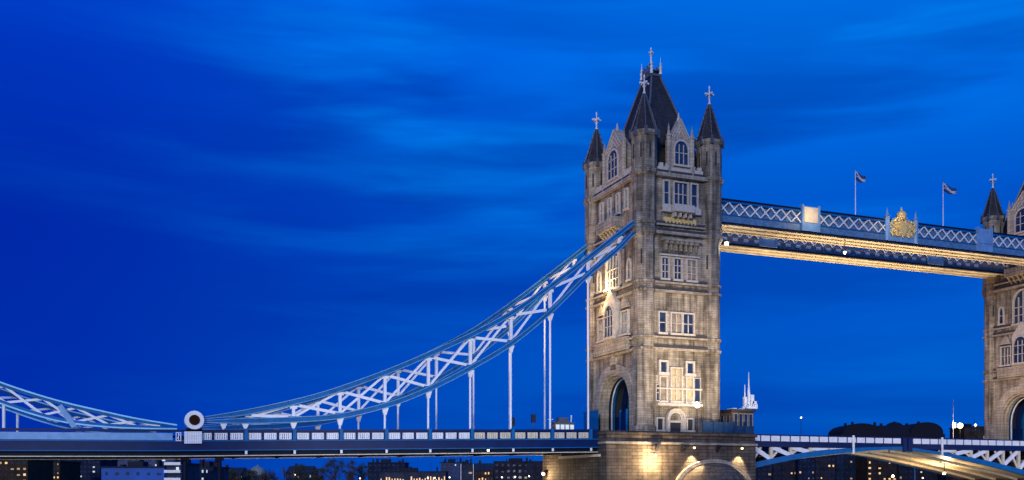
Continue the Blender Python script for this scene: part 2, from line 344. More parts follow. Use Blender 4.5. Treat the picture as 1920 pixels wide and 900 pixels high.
def tower(label):
    T = thing('bridge_tower', (TC[0],TC[1],ZB), label, 'tower', 'gothic towers of the bridge')
    hx, hy = 7.2, 9.7
    near = Face((6.3,-.9), (1,0), (0,-1)); far = Face((6.3,18.5), (-1,0), (0,1))
    left = Face((-.9,8.8), (0,-1), (-1,0)); right = Face((13.5,8.8), (0,1), (1,0))
    # body with the road arch running through it
    aw, zs, za = 5.9, 12.6, 19.0
    arch = gothic(aw, ZB, zs, za, 12)
    outl = [(-hy,ZB)] + arch + [(hy,ZB),(hy,51.3),(-hy,51.3)]
    b = MB(); b.prism([(TC[0], TC[1]+u, z) for u,z in outl], (-hx,0,0), (hx,0,0)); b.build('wall', m_stone, T)
    # stepped mouldings of the road arch
    for F in (left, right):
        b = MB()
        for (wo, wi, n0, n1) in ((aw+1.5, aw, -.02, .35), (aw+.02, aw-.4, -.7, -.02), (aw+.02, aw-.75, -1.5, -.7)):
            k = (wo-aw); k2 = wi-aw
            b.strip([F.p(u,z) for u,z in gothic(wo, ZB, zs, za+k, 12)], [F.p(u,z) for u,z in gothic(wi, ZB, zs, za+k2, 12)], F.off(n0), F.off(n1))
        b.build('arch_moulding', m_trim, T)
        for n_, mm, q in ((-2.6, m_blue, .3), (-4.6, m_navy, .7), (-5.8, m_blue, 1.0)):
            b = MB(); b.strip([F.p(u,z) for u,z in gothic(aw-.06, ZB, zs, za-.06, 12)], [F.p(u,z) for u,z in gothic(aw-q-.3, ZB, zs, za-q-.2, 12)], F.off(n_-.2), F.off(n_+.2))
            b.build('portal_rib', mm, T)
        b = MB(); b.strip([F.p(u,z) for u,z in gothic(aw-.8, ZB, zs, za-.75, 12)], [F.p(u,z) for u,z in gothic(aw-1.05, ZB, zs, za-.95, 12)], F.off(-2.08), F.off(-1.95))
        b.build('portal_trim', m_white, T)
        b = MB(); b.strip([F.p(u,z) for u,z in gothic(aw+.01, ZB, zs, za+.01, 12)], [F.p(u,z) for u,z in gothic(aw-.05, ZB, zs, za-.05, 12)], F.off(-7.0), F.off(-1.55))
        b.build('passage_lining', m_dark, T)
    for s_ in (1,-1):
        y = TC[1]+s_*5.2; b = MB(); b.box(TC[0]-4, TC[0]+4, min(y,y+s_*.5), max(y,y+s_*.5), ZB, ZB+3.4); b.build('blue_dado', m_navy, T)
    # string courses
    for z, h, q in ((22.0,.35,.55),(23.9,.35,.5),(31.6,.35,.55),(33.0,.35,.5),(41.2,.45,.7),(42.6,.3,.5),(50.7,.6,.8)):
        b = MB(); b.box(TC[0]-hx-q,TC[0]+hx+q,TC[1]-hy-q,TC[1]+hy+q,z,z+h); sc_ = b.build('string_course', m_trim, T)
        b = MB(); b.box(TC[0]-hx-q*.6,TC[0]+hx+q*.6,TC[1]-hy-q*.6,TC[1]+hy+q*.6,z+h-.01,z+h+.5); b.build('shade_band', m_shade, sc_)  # dark band over each ledge: shade put in as colour
    # corner turrets
    for sx in (-1,1):
        for sy in (-1,1):
            c = (TC[0]+sx*6.3, TC[1]+sy*8.8, 0)
            b = MB(); pr = [(2.15,ZB),(2.15,ZB+.9),(1.8,ZB+1.2)]
            for z, h in ((22.0,.35),(23.9,.4),(31.6,.35),(33.0,.4)): pr += [(1.8,z-.1),(2.05,z),(2.05,z+h),(1.8,z+h+.15)]
            pr += [(1.8,40.4),(2.3,41.3),(2.3,41.8),(2.12,42.0),(2.12,42.5),(2.3,42.7),(2.3,43.0),(2.1,43.2),(2.1,50.6),(2.45,51.0),(2.45,51.5),(2.12,51.7),(2.12,56.9),(2.4,57.4),(2.4,57.9),(2.0,58.0)]
            tr = b.lathe(c, pr).build('corner_turret', m_stone, T)
            b = MB(); b.lathe(c, [(2.35,57.9),(2.1,58.3),(1.45,60.3),(.8,62.6),(.3,64.2),(.12,64.8)]); b.build('spire', m_slate, tr)
            b = MB()
            for i in range(8):
                a = pi/8+i*pi/4
                b.beam((c[0]+2.28*cos(a),c[1]+2.28*sin(a),57.95),(c[0]+.25*cos(a),c[1]+.25*sin(a),64.4),.14,.14)
                for k in range(1,7):
                    q = k/7; rr = 2.3*(1-q)+.25*q+.08; b.ball((c[0]+rr*cos(a),c[1]+rr*sin(a),57.95+6.45*q),.15,5,3)
                b.box(c[0]+2.3*cos(a)-.2,c[0]+2.3*cos(a)+.2,c[1]+2.3*sin(a)-.2,c[1]+2.3*sin(a)+.2,57.0,58.4)
            b.build('spire_rib', m_lead, tr)
            b = MB(); b.lathe(c, [(.22,64.2),(.3,64.5),(.13,64.8),(.13,65.4),(.34,65.6),(.13,65.8),(.1,67.0),(.2,67.2),(.06,67.6)])
            for ax in (0,1):
                d = (.75,.13) if ax == 0 else (.13,.75)
                b.box(c[0]-d[0],c[0]+d[0],c[1]-d[1],c[1]+d[1],66.0,66.3)
            for dx,dy in ((.75,0),(-.75,0),(0,.75),(0,-.75)): b.ball((c[0]+dx,c[1]+dy,66.15),.2,6,4)
            b.build('finial', m_whitemetal, tr)
            b = MB()
            for i in range(8):
                a = i*pi/4; ca, sa = cos(a), sin(a)
                for (zz, hh, rr) in ((53.4,2.4,1.97),(36,2.4,1.67)) if i % 2 else ((53.4,2.4,1.97),):
                    p = (c[0]+rr*ca, c[1]+rr*sa)
                    b.beam((p[0],p[1],zz),(p[0],p[1],zz+hh),.26,.1,up=(ca,sa,0))
            b.build('arrow_slit', m_dark, tr)
    # parapets
    for F, hw in ((near,4.3),(far,4.3),(left,6.8),(right,6.8)):
        b = MB(); F.box(b,-hw,hw,51.4,52.4,-.25,.3)
        k = int(hw*2/1.1)
        for i in range(k):
            u = -hw+(i+.5)*2*hw/k
            if abs(u) > (2.3 if hw < 5 else 3.7): F.box(b,u-.33,u+.33,52.4,53.0,-.25,.28)
        b.build('parapet', m_pale, T)
    # main roof
    b = MB(); prof = [(5.7,8.2,51.3),(5.6,8.0,53.5),(3.8,5.6,60),(2.2,3.6,66),(.85,1.7,71)]
    rings = [[(TC[0]+sx*a,TC[1]+sy*c_,z) for sx,sy in ((-1,-1),(1,-1),(1,1),(-1,1))] for a,c_,z in prof]
    for A,B in zip(rings, rings[1:]): b.hexa(A,B)
    rf = b.build('roof', m_slate, T)
    b = MB(); b.box(TC[0]-1.05,TC[0]+1.05,TC[1]-1.9,TC[1]+1.9,71,71.45)
    for i in range(8):
        y = TC[1]-1.75+i*.5
        for x in (TC[0]-.95, TC[0]+.95): b.beam((x,y,71.4),(x,y,72.6+.4*(i%2)),.14,.14); b.ball((x,y,72.75+.4*(i%2)),.18,6,4)
    b.box(TC[0]-1.0,TC[0]+1.0,TC[1]-1.8,TC[1]+1.8,72.0,72.12)
    b.build('cresting', m_lead, rf)
    b = MB(); b.lathe((*TC,0), [(.9,71.4),(.75,72.3),(.4,73),(.3,73.6),(.5,73.8),(.16,74.1),(.14,75.1),(.35,75.3),(.12,75.5),(.1,76.3),(.18,76.5),(.04,76.8)])
    b.box(TC[0]-.5,TC[0]+.5,TC[1]-.09,TC[1]+.09,75.7,75.9); b.box(TC[0]-.09,TC[0]+.09,TC[1]-.5,TC[1]+.5,75.7,75.9)
    for sx_ in (-.9,.9):
        for s_ in (-1,1): b.lathe((TC[0]+sx_,TC[1]+s_*1.75,0), [(.3,71.4),(.2,72.3),(.34,72.6),(.14,72.9),(.25,73.2),(.07,73.4),(.04,74.4)])
    b.build('roof_finial', m_whitemetal, rf)
    for sx in (-1,1):                           # hip ribs
        for sy in (-1,1):
            b = MB()
            for (a,c_,z),(a2,c2,z2) in zip(prof[1:],prof[2:]): b.beam((TC[0]+sx*a,TC[1]+sy*c_,z),(TC[0]+sx*a2,TC[1]+sy*c2,z2),.28,.28)
            b.build('hip_ridge', m_lead, rf)
    # gables
    def gable(F, hw, zb, zsh, zp, win):
        b = MB(); F.poly(b, [(-hw,zb),(hw,zb),(hw,zsh),(hw*.62,zsh+(zp-zsh)*.35),(0,zp),(-hw*.62,zsh+(zp-zsh)*.35),(-hw,zsh)], -1.4, .25)
        g = b.build('gable', m_trim, T)
        b = MB()                                 # pitched roof running back into the main roof
        F.poly(b, [(-hw*.9,zsh-.2),(hw*.9,zsh-.2),(0,zp-.5)], -4.6, -1.38); b.build('gable_roof', m_slate, g)
        for s_ in (-1,1):
            p = F.p(s_*(hw+.25), 0, .1); b = MB(); b.lathe((p[0],p[1],0), [(.42,zb),(.42,zsh+.3),(.55,zsh+.5),(.3,zsh+.8),(.04,zsh+2.6)]); b.build('pinnacle', m_trim, g)
        p = F.p(0,0,-.5); b = MB(); b.lathe((p[0],p[1],0), [(.3,zp-.4),(.3,zp),(.05,zp+1.1)]); b.build('gable_finial', m_pale, g)
        b = MB()                                 # raised tracery lines on the gable
        for s_ in (-1,1):
            for r_ in (1,.72,.46): b.beam(F.p(s_*hw*.9*r_, zsh+.2*r_, .3), F.p(0, zsh+(zp-zsh)*r_-.2, .3), .12, .12)
        b.build('tracery', m_pale, g)
        window(T, F, 0, *win, n0=.27, deep=.25)
    gable(near, 2.0, 51.3, 57.2, 60.9, (2.5,53.0,56.9,3,2,True)); gable(far, 2.0, 51.3, 57.2, 60.9, (2.5,53.0,56.9,3,2,True))
    gable(left, 3.4, 51.3, 57.6, 61.4, (3.6,52.8,57.6,3,3,True)); gable(right, 3.4, 51.3, 57.6, 61.4, (3.6,52.8,57.6,3,3,True))
    # river faces
    for F, vis in ((near,1),(far,0)):
        window(T,F,-2.75,.9,46.2,50.0,1,2); window(T,F,0,2.5,46.2,50.0,3,2); window(T,F,2.6,1.1,46.2,50.0,1,2)
        b = MB(); F.box(b,-1.9,1.9,44.9,45.3,0,1.5); F.box(b,-1.9,1.9,45.3,46.1,1.3,1.5); F.box(b,-1.9,-1.7,45.3,46.1,0,1.3); F.box(b,1.7,1.9,45.3,46.1,0,1.3)
        for u in (-1.5,-.5,.5,1.5): F.box(b,u-.15,u+.15,44.1,44.9,0,1.1)
        b.build('balcony', m_pale, T)
        for u0,u1 in ((-3.7,-2.1),(2.1,3.7)):
            b = MB(); F.box(b,u0,u1,44.9,45.2,0,.7); F.box(b,u0,u1,45.2,45.9,.5,.7); b.build('side_balcony', m_pale, T)
        b = MB(); F.box(b,-3.2,3.0,43.0,44.1,.0,.22)
        for i in range(9): F.box(b,-3.0+i*.7,-2.65+i*.7,43.15,43.95,.2,.34)
        b.build('carved_frieze', m_gilt, T)
        for i in range(7):
            u = -2.9+i*.95; b = MB(); F.box(b,u-.16,u+.16,38.6,40.0,0,.55); F.box(b,u-.3,u+.3,39.7,40.1,0,.8); b.build('corbel', m_trim, T)
        b = MB(); F.box(b,-3.7,3.7,40.1,40.5,0,.9); b.build('ledge', m_trim, T)
        MB_ = MB(); F.box(MB_,-3.95,3.25,33.55,37.65,-.02,.06); MB_.build('window_surround', m_trim, T)
        MB_ = MB(); F.box(MB_,-4.4,2.9,24.45,28.6,-.02,.06); MB_.build('window_surround', m_trim, T)
        MB_ = MB(); F.box(MB_,-4.65,3.9,13.2,17.8,-.02,.06); MB_.build('window_surround', m_trim, T)
        window(T,F,-3.0,1.2,33.9,37.3,2,3); window(T,F,-.6,1.3,33.9,37.3,2,3); window(T,F,2.1,1.7,33.9,37.3,2,3,glass=m_curt)
        b = MB(); F.box(b,-4.0,3.6,37.7,37.95,0,.4); b.build('hood_mould', m_pale, T)
        window(T,F,-3.5,1.2,24.9,28.2,1,2); window(T,F,-.85,1.9,24.9,28.2,2,2,glass=m_curt); window(T,F,1.45,1.9,24.9,28.2,2,2)
        window(T,F,-3.3,1.1,18.3,20.0,1,1,sur=.35); window(T,F,1.8,1.1,18.3,20.0,1,1,sur=.35)
        window(T,F,-.85,1.9,13.6,19.0,2,4,glass=m_glow if vis else None); window(T,F,-3.35,1.1,13.6,17.5,1,2,glass=m_curt); window(T,F,1.7,1.1,13.6,17.5,1,2,glass=m_glow if vis else None)
        window(T,F,-5.0+.6,.5,13.6,16.2,1,2,sur=.1); window(T,F,3.2,1.1,13.6,17.5,1,2,sur=.1)
        b = MB(); F.box(b,-4.6,4.0,12.75,13.2,0,.75); b.build('sill_course', m_pale, T)
        b = MB(); F.box(b,-4.6,4.0,15.5,15.75,.02,.5); b.build('transom_course', m_pale, T)
        # gothic doorway
        b = MB()
        for k_ in range(3): b.strip([F.p(u,z) for u,z in gothic(1.75-.22*k_,ZB,10.4,12.35-.25*k_,8,-1)], [F.p(u,z) for u,z in gothic(1.5-.22*k_,ZB,10.4,12.1-.25*k_,8,-1)], F.off(.01), F.off(.6-.15*k_))
        d = b.build('doorway', m_pale, T)
        b = MB(); F.box(b,-2.0,0,ZB,10.0,.02,.1); b.build('door', m_dark, d)
        b = MB(); F.box(b,-2.1,.1,10.0,10.35,.02,.3); b.build('lintel', m_pale, d)
        window(T,F,-3.95,1.0,ZB+.4,10.6,1,1,sur=.25,glass=m_dark); window(T,F,1.8,1.0,ZB+.4,10.6,1,1,sur=.25,glass=m_dark)
    # road faces
    for F in (left, right):
        for u in (-4.6,-1.6,1.6,4.6): window(T,F,u,.8,46.4,49.6,1,2)
        b = MB(); F.box(b,-3.4,3.4,43.6,44.0,0,1.9); F.box(b,-3.4,3.4,44.0,45.3,1.65,1.9); F.box(b,-3.4,-3.2,44.0,45.3,0,1.65); F.box(b,3.2,3.4,44.0,45.3,0,1.65)
        for i in range(6): u = -2.9+i*1.16; b.prism([F.p(u-.2,43.6),F.p(u-.2,41.9)] + [F.p(u-.2,43.6,1.6)], (0,0,0), tuple(F.u[k]*.4 if k < 2 else 0 for k in range(3)))
        for i in range(7): u = -2.8+i*.93; F.box(b,u-.12,u+.12,44.2,45.1,1.88,2.0)
        b.build('balcony', m_trim, T)
        window(T,F,0,4.6,33.6,40.4,4,4,True,deep=.55)
        for u in (-5.6,5.6): window(T,F,u,1.0,34.2,37.6,1,2,True)
        # oriel with its balustrade
        b = MB(); F.box(b,-5.9,5.9,22.4,24.3,0,1.0); F.box(b,-6.1,6.1,24.3,24.6,0,1.2)
        for i in range(12): F.box(b,-5.5+i,-5.1+i,22.7,24.0,.98,1.12)
        b.build('balustrade', m_trim, T)
        b = MB(); F.poly(b,[(-2.2,24.6),(2.2,24.6),(2.2,31.0),(0,33.8),(-2.2,31.0)],0,1.0); b.build('oriel', m_pale, T)
        window(T,F,0,3.2,25.2,30.6,3,3,True,n0=1.02,deep=.3)
        for u in (-4.3,4.3):
            window(T,F,u,2.4,25.2,29.0,3,2,deep=.5)
            b = MB(); F.poly(b,[(u-1.5,29.6),(u+1.5,29.6),(u,31.6)],0,.55); b.build('window_gable', m_trim, T)
        b = MB(); F.box(b,-1.0,1.0,19.5,21.6,.02,.35); F.poly(b,[(-1,21.6),(1,21.6),(0,22.3)],.02,.35); b.build('carved_shield', m_trim, T)
    return T
T1 = tower('left gothic stone tower with lamp-lit faces, seen whole against the sky')
T2 = copy_tree(T1); T2.location.x += 96.5
T2['label'] = 'right gothic stone tower, cut off by the edge of the photo'
P2 = copy_tree(P1); P2.location.x += 96.5
P2['label'] = 'granite pier under the right tower, beyond the second bascule leaf'

# ------------------------------------------------------------------ suspension chains
UP = [(-1.6,43.7),(-10.5,36.7),(-16.6,32.0),(-23.5,27.1),(-30.3,23.2),(-36.0,20.4),(-42.3,17.5),(-49.7,14.5),(-54.9,12.7),(-61.2,11.0),(-66.3,9.85),(-71.0,8.95)]
LO = [(-1.6,41.3),(-5.0,37.8),(-10.5,33.11),(-16.6,27.2),(-23.5,21.57),(-30.0,17.55),(-36.5,14.1),(-42.7,11.5),(-50.5,9.4),(-57.0,8.7),(-64.1,8.35),(-71.0,8.35)]
def crv(P, x):
    P = sorted(P)
    for i in range(len(P)-1):
        if P[i][0] <= x <= P[i+1][0]:
            p0 = P[max(0,i-1)]; p1 = P[i]; p2 = P[i+1]; p3 = P[min(len(P)-1,i+2)]
            h = p2[0]-p1[0]; t = (x-p1[0])/h
            m1 = (p2[1]-p0[1])/(p2[0]-p0[0]); m2 = (p3[1]-p1[1])/(p3[0]-p1[0])
            return (2*t**3-3*t*t+1)*p1[1]+(t**3-2*t*t+t)*h*m1+(-2*t**3+3*t*t)*p2[1]+(t**3-t*t)*h*m2
    return P[0][1] if x < P[0][0] else P[-1][1]
HX = [-10.3-6.73*i for i in range(9)]
def deckz(x):                                # parapet top
    return 8.62+(x+9)*.0205 if x > -75 else 7.27+(x+75)*.01
def chord(b, fn, xs, y, h, dy, sgn):          # swept plate; fn gives its outer edge
    o = len(b.v)
    for x in xs:
        s = (fn(x+.2)-fn(x-.2))/.4; l = math.hypot(1,s); nx, nz = -s/l, 1/l
        z = fn(x); a = (x, z)
        H = h(x) if callable(h) else h; c = (x-sgn*nx*H, z-sgn*nz*H); b.v += [(a[0],y-dy,a[1]),(a[0],y+dy,a[1]),(c[0],y+dy,c[1]),(c[0],y-dy,c[1])]
    n = len(xs)
    for i in range(n-1):
        for k in range(4):
            k2 = (k+1) % 4; b.f.append((o+4*i+k,o+4*i+k2,o+4*i+4+k2,o+4*i+4+k))
    b.f.append((o,o+1,o+2,o+3)); b.f.append((o+4*n-4,o+4*n-3,o+4*n-2,o+4*n-1))
def chain(y, label):
    T = thing('suspension_chain', (-71,y,8), label, 'suspension chain', 'main suspension chains of the side span')
    xs = [-1.2-69.8*i/60 for i in range(61)]
    fu = lambda x: crv(UP, x); fl = lambda x: crv(LO, x)
    hh = lambda x: min(.8, (fu(x)-fl(x))*.42)
    for nm, fn, sg in (('upper_chord',fu,1),('lower_chord',fl,-1)):
        b = MB(); chord(b, fn, xs, y, hh, .32, sg); ch = b.build(nm, m_blue, T)
        b = MB(); chord(b, lambda x: fn(x)+.012*sg, xs, y, .10, .46, sg); chord(b, lambda x: fn(x)-sg*(hh(x)-.1), xs, y, .09, .44, sg); ch2 = b.build('flange', m_ice, ch)
        b = MB(); chord(b, fn, xs, y, hh, .32, sg)
        for i in range(34):
            x = -2.2-2.0*i; z = fn(x); H = hh(x); sl = (fn(x+.2)-fn(x-.2))/.4; q = math.hypot(1,sl); nx, nz = -sl/q, 1/q
            b.beam((x-sg*nx*.12,y-.345,z-sg*nz*.12),(x-sg*nx*(H-.12),y-.345,z-sg*nz*(H-.12)),.05,.07,up=(0,1,0))
        for x in [-4.6]+HX:
            z = fn(x)-sg*hh(x)*.6; b.box(x-.75,x+.75,y-.40,y-.33,z-.38,z+.38)
        me_ = b.build('plated_chord', m_blue, T); ch.data = me_.data; bpy.data.objects.remove(me_)
    XS = [-4.6]+HX+[-68.2]
    for i, x in enumerate(XS):
        if fu(x)-fl(x) > 2.3:
            b = MB(); b.box(x-.22,x+.22,y-.22,y+.22,fl(x)+.8,fu(x)-.8)
            b.box(x-.5,x+.5,y-.26,y+.26,fu(x)-1.35,fu(x)-.95); b.build('post', m_white, T)
    for x, x2 in zip(XS, XS[1:]):
        if fu(x)-fl(x)+fu(x2)-fl(x2) < 4.2: continue
        for k in (0,1):
            a, c = (x,x2) if k == 0 else (x2,x)
            b = MB(); w_ = .42 if k == 0 else .34
            b.beam((a,y+(.1 if k else -.1),fl(a)+.75),(c,y+(.1 if k else -.1),fu(c)-.75),w_,.3,up=(0,1,0)); b.build('diagonal_brace', m_white, T)
    for x in HX+[-70.0+2.9]:
        zt, zb = fl(x), deckz(x)-.1
        if zt-zb < .1: continue
        b = MB(); r = .17
        b.tube((x,y,zb),(x,y,zt-.2),r)
        hg = b.build('hanger', m_white, T)
        t = min(1.0, (zt-zb)*.7)
        b = MB(); b.hexa([(x-.2,y-.2,zt-t),(x+.2,y-.2,zt-t),(x+.2,y+.2,zt-t),(x-.2,y+.2,zt-t)],[(x-.55,y-.3,zt+.15),(x+.55,y-.3,zt+.15),(x+.55,y+.3,zt+.15),(x-.55,y+.3,zt+.15)])
        b.build('hanger_bracket', m_white, hg)
    return T
chain(0, 'near suspension chain rising to the left tower, in front of the other')
chain(17.6, 'far suspension chain rising to the left tower, behind the near one')
LU = [(-73.2,8.0),(-78,8.7),(-82.0,9.5),(-88.5,11.0),(-95.0,13.1),(-105,17.2),(-120,24.5)]
LL = [(-73.2,7.3),(-78,7.3),(-82,7.4),(-87.2,7.9),(-90.6,8.7),(-95.0,10.2),(-105,14.2),(-120,22.5)]
def land_chain(y, label):
    T = thing('land_chain', (-74,y,7.6), label, 'suspension chain', 'short chains rising to the left edge')
    xs = [-73.3-46.5*i/40 for i in range(41)]
    fu = lambda x: crv(LU, x); fl = lambda x: crv(LL, x)
    for nm, fn, sg in (('upper_chord',fu,1),('lower_chord',fl,-1)):
        b = MB(); chord(b, fn, xs, y, lambda x: min(.55,(fu(x)-fl(x))*.42), .3, sg); ch = b.build(nm, m_blue, T)
        b = MB(); chord(b, lambda x: fn(x)+.02*sg, xs, y, .2, .5, sg); b.build('flange', m_cyan, ch)
    XS = [-75.5,-78.5,-82,-86,-90,-94.5,-99.5,-104.5,-110,-115.5]
    for x, x2 in zip(XS, XS[1:]):
        for k in (0,1):
            a, c = (x,x2) if k == 0 else (x2,x)
            b = MB(); b.beam((a,y+(.1 if k else -.1),fl(a)+.4),(c,y+(.1 if k else -.1),fu(c)-.4),.3,.3,up=(0,1,0)); b.build('diagonal_brace', m_white, T)
    for x in (-87.4,):
        b = MB(); b.beam((x-.6,y-.45,fu(x)-.5),(x+1.2,y-.45,7.4),.7,.12,up=(0,1,0)); b.build('splice_plate', m_ice, T)
    for x in (-94.6,-101):
        b = MB(); b.tube((x,y,6.9),(x,y,fl(x)+.1),.2); b.build('hanger', m_white, T)
    return T
land_chain(0, 'near short chain dipping from the left edge to the round pin')
land_chain(17.6, 'far short chain behind the near one at the left edge')
for y, lb in ((0,'white roundel with brown centre where the near chains meet'),):
    T = thing('pin_roundel', (-71.05,y,7.0), lb, 'roundel')
    b = MB(); b.tube((-71.05,y-.95,8.65),(-71.05,y+.7,8.65),1.28,n=28); b.build('disc', m_white, T)
    b = MB(); b.tube((-71.05,y-1.05,8.65),(-71.05,y-.9,8.65),.72,n=24); b.build('pin_head', m_brown, T)
    b = MB(); b.box(-72.1,-70.0,y-.9,y+.5,6.7,7.55); b.build('bearing', m_dblue, T)

# ------------------------------------------------------------------ side span deck
def lattice_plate(b, x0, x1, yf, z0, z1, dz=lambda x: 0, n=None):
    # pierced cast panel: rim plus uprights, standing at y = yf facing -y
    t = .1; h = lambda x: dz(x)
    def bx(a, c, e, f, ya=yf-.06, yb=yf+.06):
        b.hexa([(a,ya,e+h(a)),(c,ya,e+h(c)),(c,yb,e+h(c)),(a,yb,e+h(a))],[(a,ya,f+h(a)),(c,ya,f+h(c)),(c,yb,f+h(c)),(a,yb,f+h(a))])
    bx(x0,x1,z0,z0+t); bx(x0,x1,z1-t,z1); bx(x0,x0+t,z0+t,z1-t); bx(x1-t,x1,z0+t,z1-t)
    n = n or 5
    for i in range(n):
        x = x0+t+(x1-x0-2*t)*(i+.5)/n; w_ = (x1-x0)*.06*random.uniform(.8,1.3)
        bx(x-w_,x+w_,z0+t,z1-t,yf-.05,yf+.05)
        b.beam((x-.16,yf,z0+.35+h(x)),(x+.16,yf,z1-.25+h(x)),.08,.07,up=(0,1,0))
def span_deck():
    T = thing('side_span_deck', (-40,8.8,4.5), 'blue side span deck with pale pierced parapet panels, left of the stone pier', 'bridge deck')
    X0, X1 = -8.9, -72.3; XE = -130
    xs = [X0+(XE-X0)*i/40 for i in range(41)]
    def run(name, y0, y1, za, zb, m, a=X0, e=XE, n=30, par=T):
        b = MB()
        q = [a+(e-a)*i/n for i in range(n+1)]
        o = 0
        for x in q: b.v += [(x,y0,deckz(x)+za),(x,y1,deckz(x)+za),(x,y1,deckz(x)+zb),(x,y0,deckz(x)+zb)]
        for i in range(n):
            for k in range(4): b.f.append((4*i+k,4*i+(k+1)%4,4*i+4+(k+1)%4,4*i+4+k))
        b.f += [(0,1,2,3),(4*n,4*n+1,4*n+2,4*n+3)]
        return b.build(name, m, par)
    run('road_surface', .2, 17.4, -1.75, -1.45, m_asph)
    run('deck_plate', -.4, 18.0, -2.9, -1.76, m_dblue)
    for s, y in ((-1,-.7),(1,18.3)):
        a, c = (y-.3, y+.25) if s < 0 else (y-.25, y+.3)
        run('side_girder', a, c, -2.85, -1.62, m_navy)
        run('girder_flange', a-.12, c+.12, -1.66, -1.52, m_blue)
        run('lower_flange', a-.15, c+.15, -2.97, -2.85, m_blue)
        run('handrail', a+.1, c-.1, -.32, 0, m_navy)
        run('parapet_backing', y-.03, y+.1, -1.52, -.32, m_navy, X0, X1)
        run('bottom_tube', y-.05 if s < 0 else y-.35, y+.35 if s < 0 else y+.05, -3.72, -3.6, m_cream)
        run('recessed_web', y+.5*(-s)-.1, y+.5*(-s)+.1, -3.56, -2.9, m_dblue)
    run('solid_parapet', -.95, -.6, -1.45, -.5, m_ice, X1-1.6, XE, 12)
    for i in range(9):
        xr = -10.3-6.73*i+.0
        for k in range(3):
            c = xr-1.25-2.12*k
            b = MB(); lattice_plate(b, c-.85, c+.85, -.82, -1.42, -.5, deckz); b.build('parapet_panel', m_white if i > 2 else m_cream, T)
        b = MB(); b.box(xr-.24,xr+.24,-1.1,-.5,deckz(xr)-1.5,deckz(xr)+.06); b.build('parapet_post', m_blue, T)
        b = MB(); b.box(xr-.16,xr+.16,-1.12,-1.0,deckz(xr)-3.5,deckz(xr)-3.0); b.build('bracket', m_white, T)
        b = MB(); b.box(xr-.15,xr+.15,.1,17.5,deckz(xr)-3.7,deckz(xr)-2.9); b.build('cross_beam', m_dblue, T)
    b = MB(); lattice_plate(b, -72.4,-70.1,-1.3,-1.95,-.3,deckz,7); 
    for z in (-1.5,-1.1,-.7): b.box(-72.3,-70.2,-1.34,-1.26,deckz(-71)+z-.05,deckz(-71)+z+.05)
    b.build('pierced_plate', m_white, T)
    b = MB(); lattice_plate(b,-73.5,-72.8,-1.1,-1.6,-.4,deckz,1); b.build('parapet_panel', m_white, T)
    return T
span_deck()
for x, lb in ((-72.2,'dark steel column under the deck, below the roundel'),(-67.6,'dark steel column under the deck, right of the roundel')):
    T = thing('deck_column', (x,0,-1.7), lb, 'column', 'dark columns under the side span')
    b = MB(); b.tube((x,.4,-1.7),(x,.4,3.4),.3,n=12); b.build('shaft', m_dblue, T)
    b = MB(); b.box(x-.55,x+.55,-.2,1.0,3.1,3.5); b.build('capital', m_dblue, T)

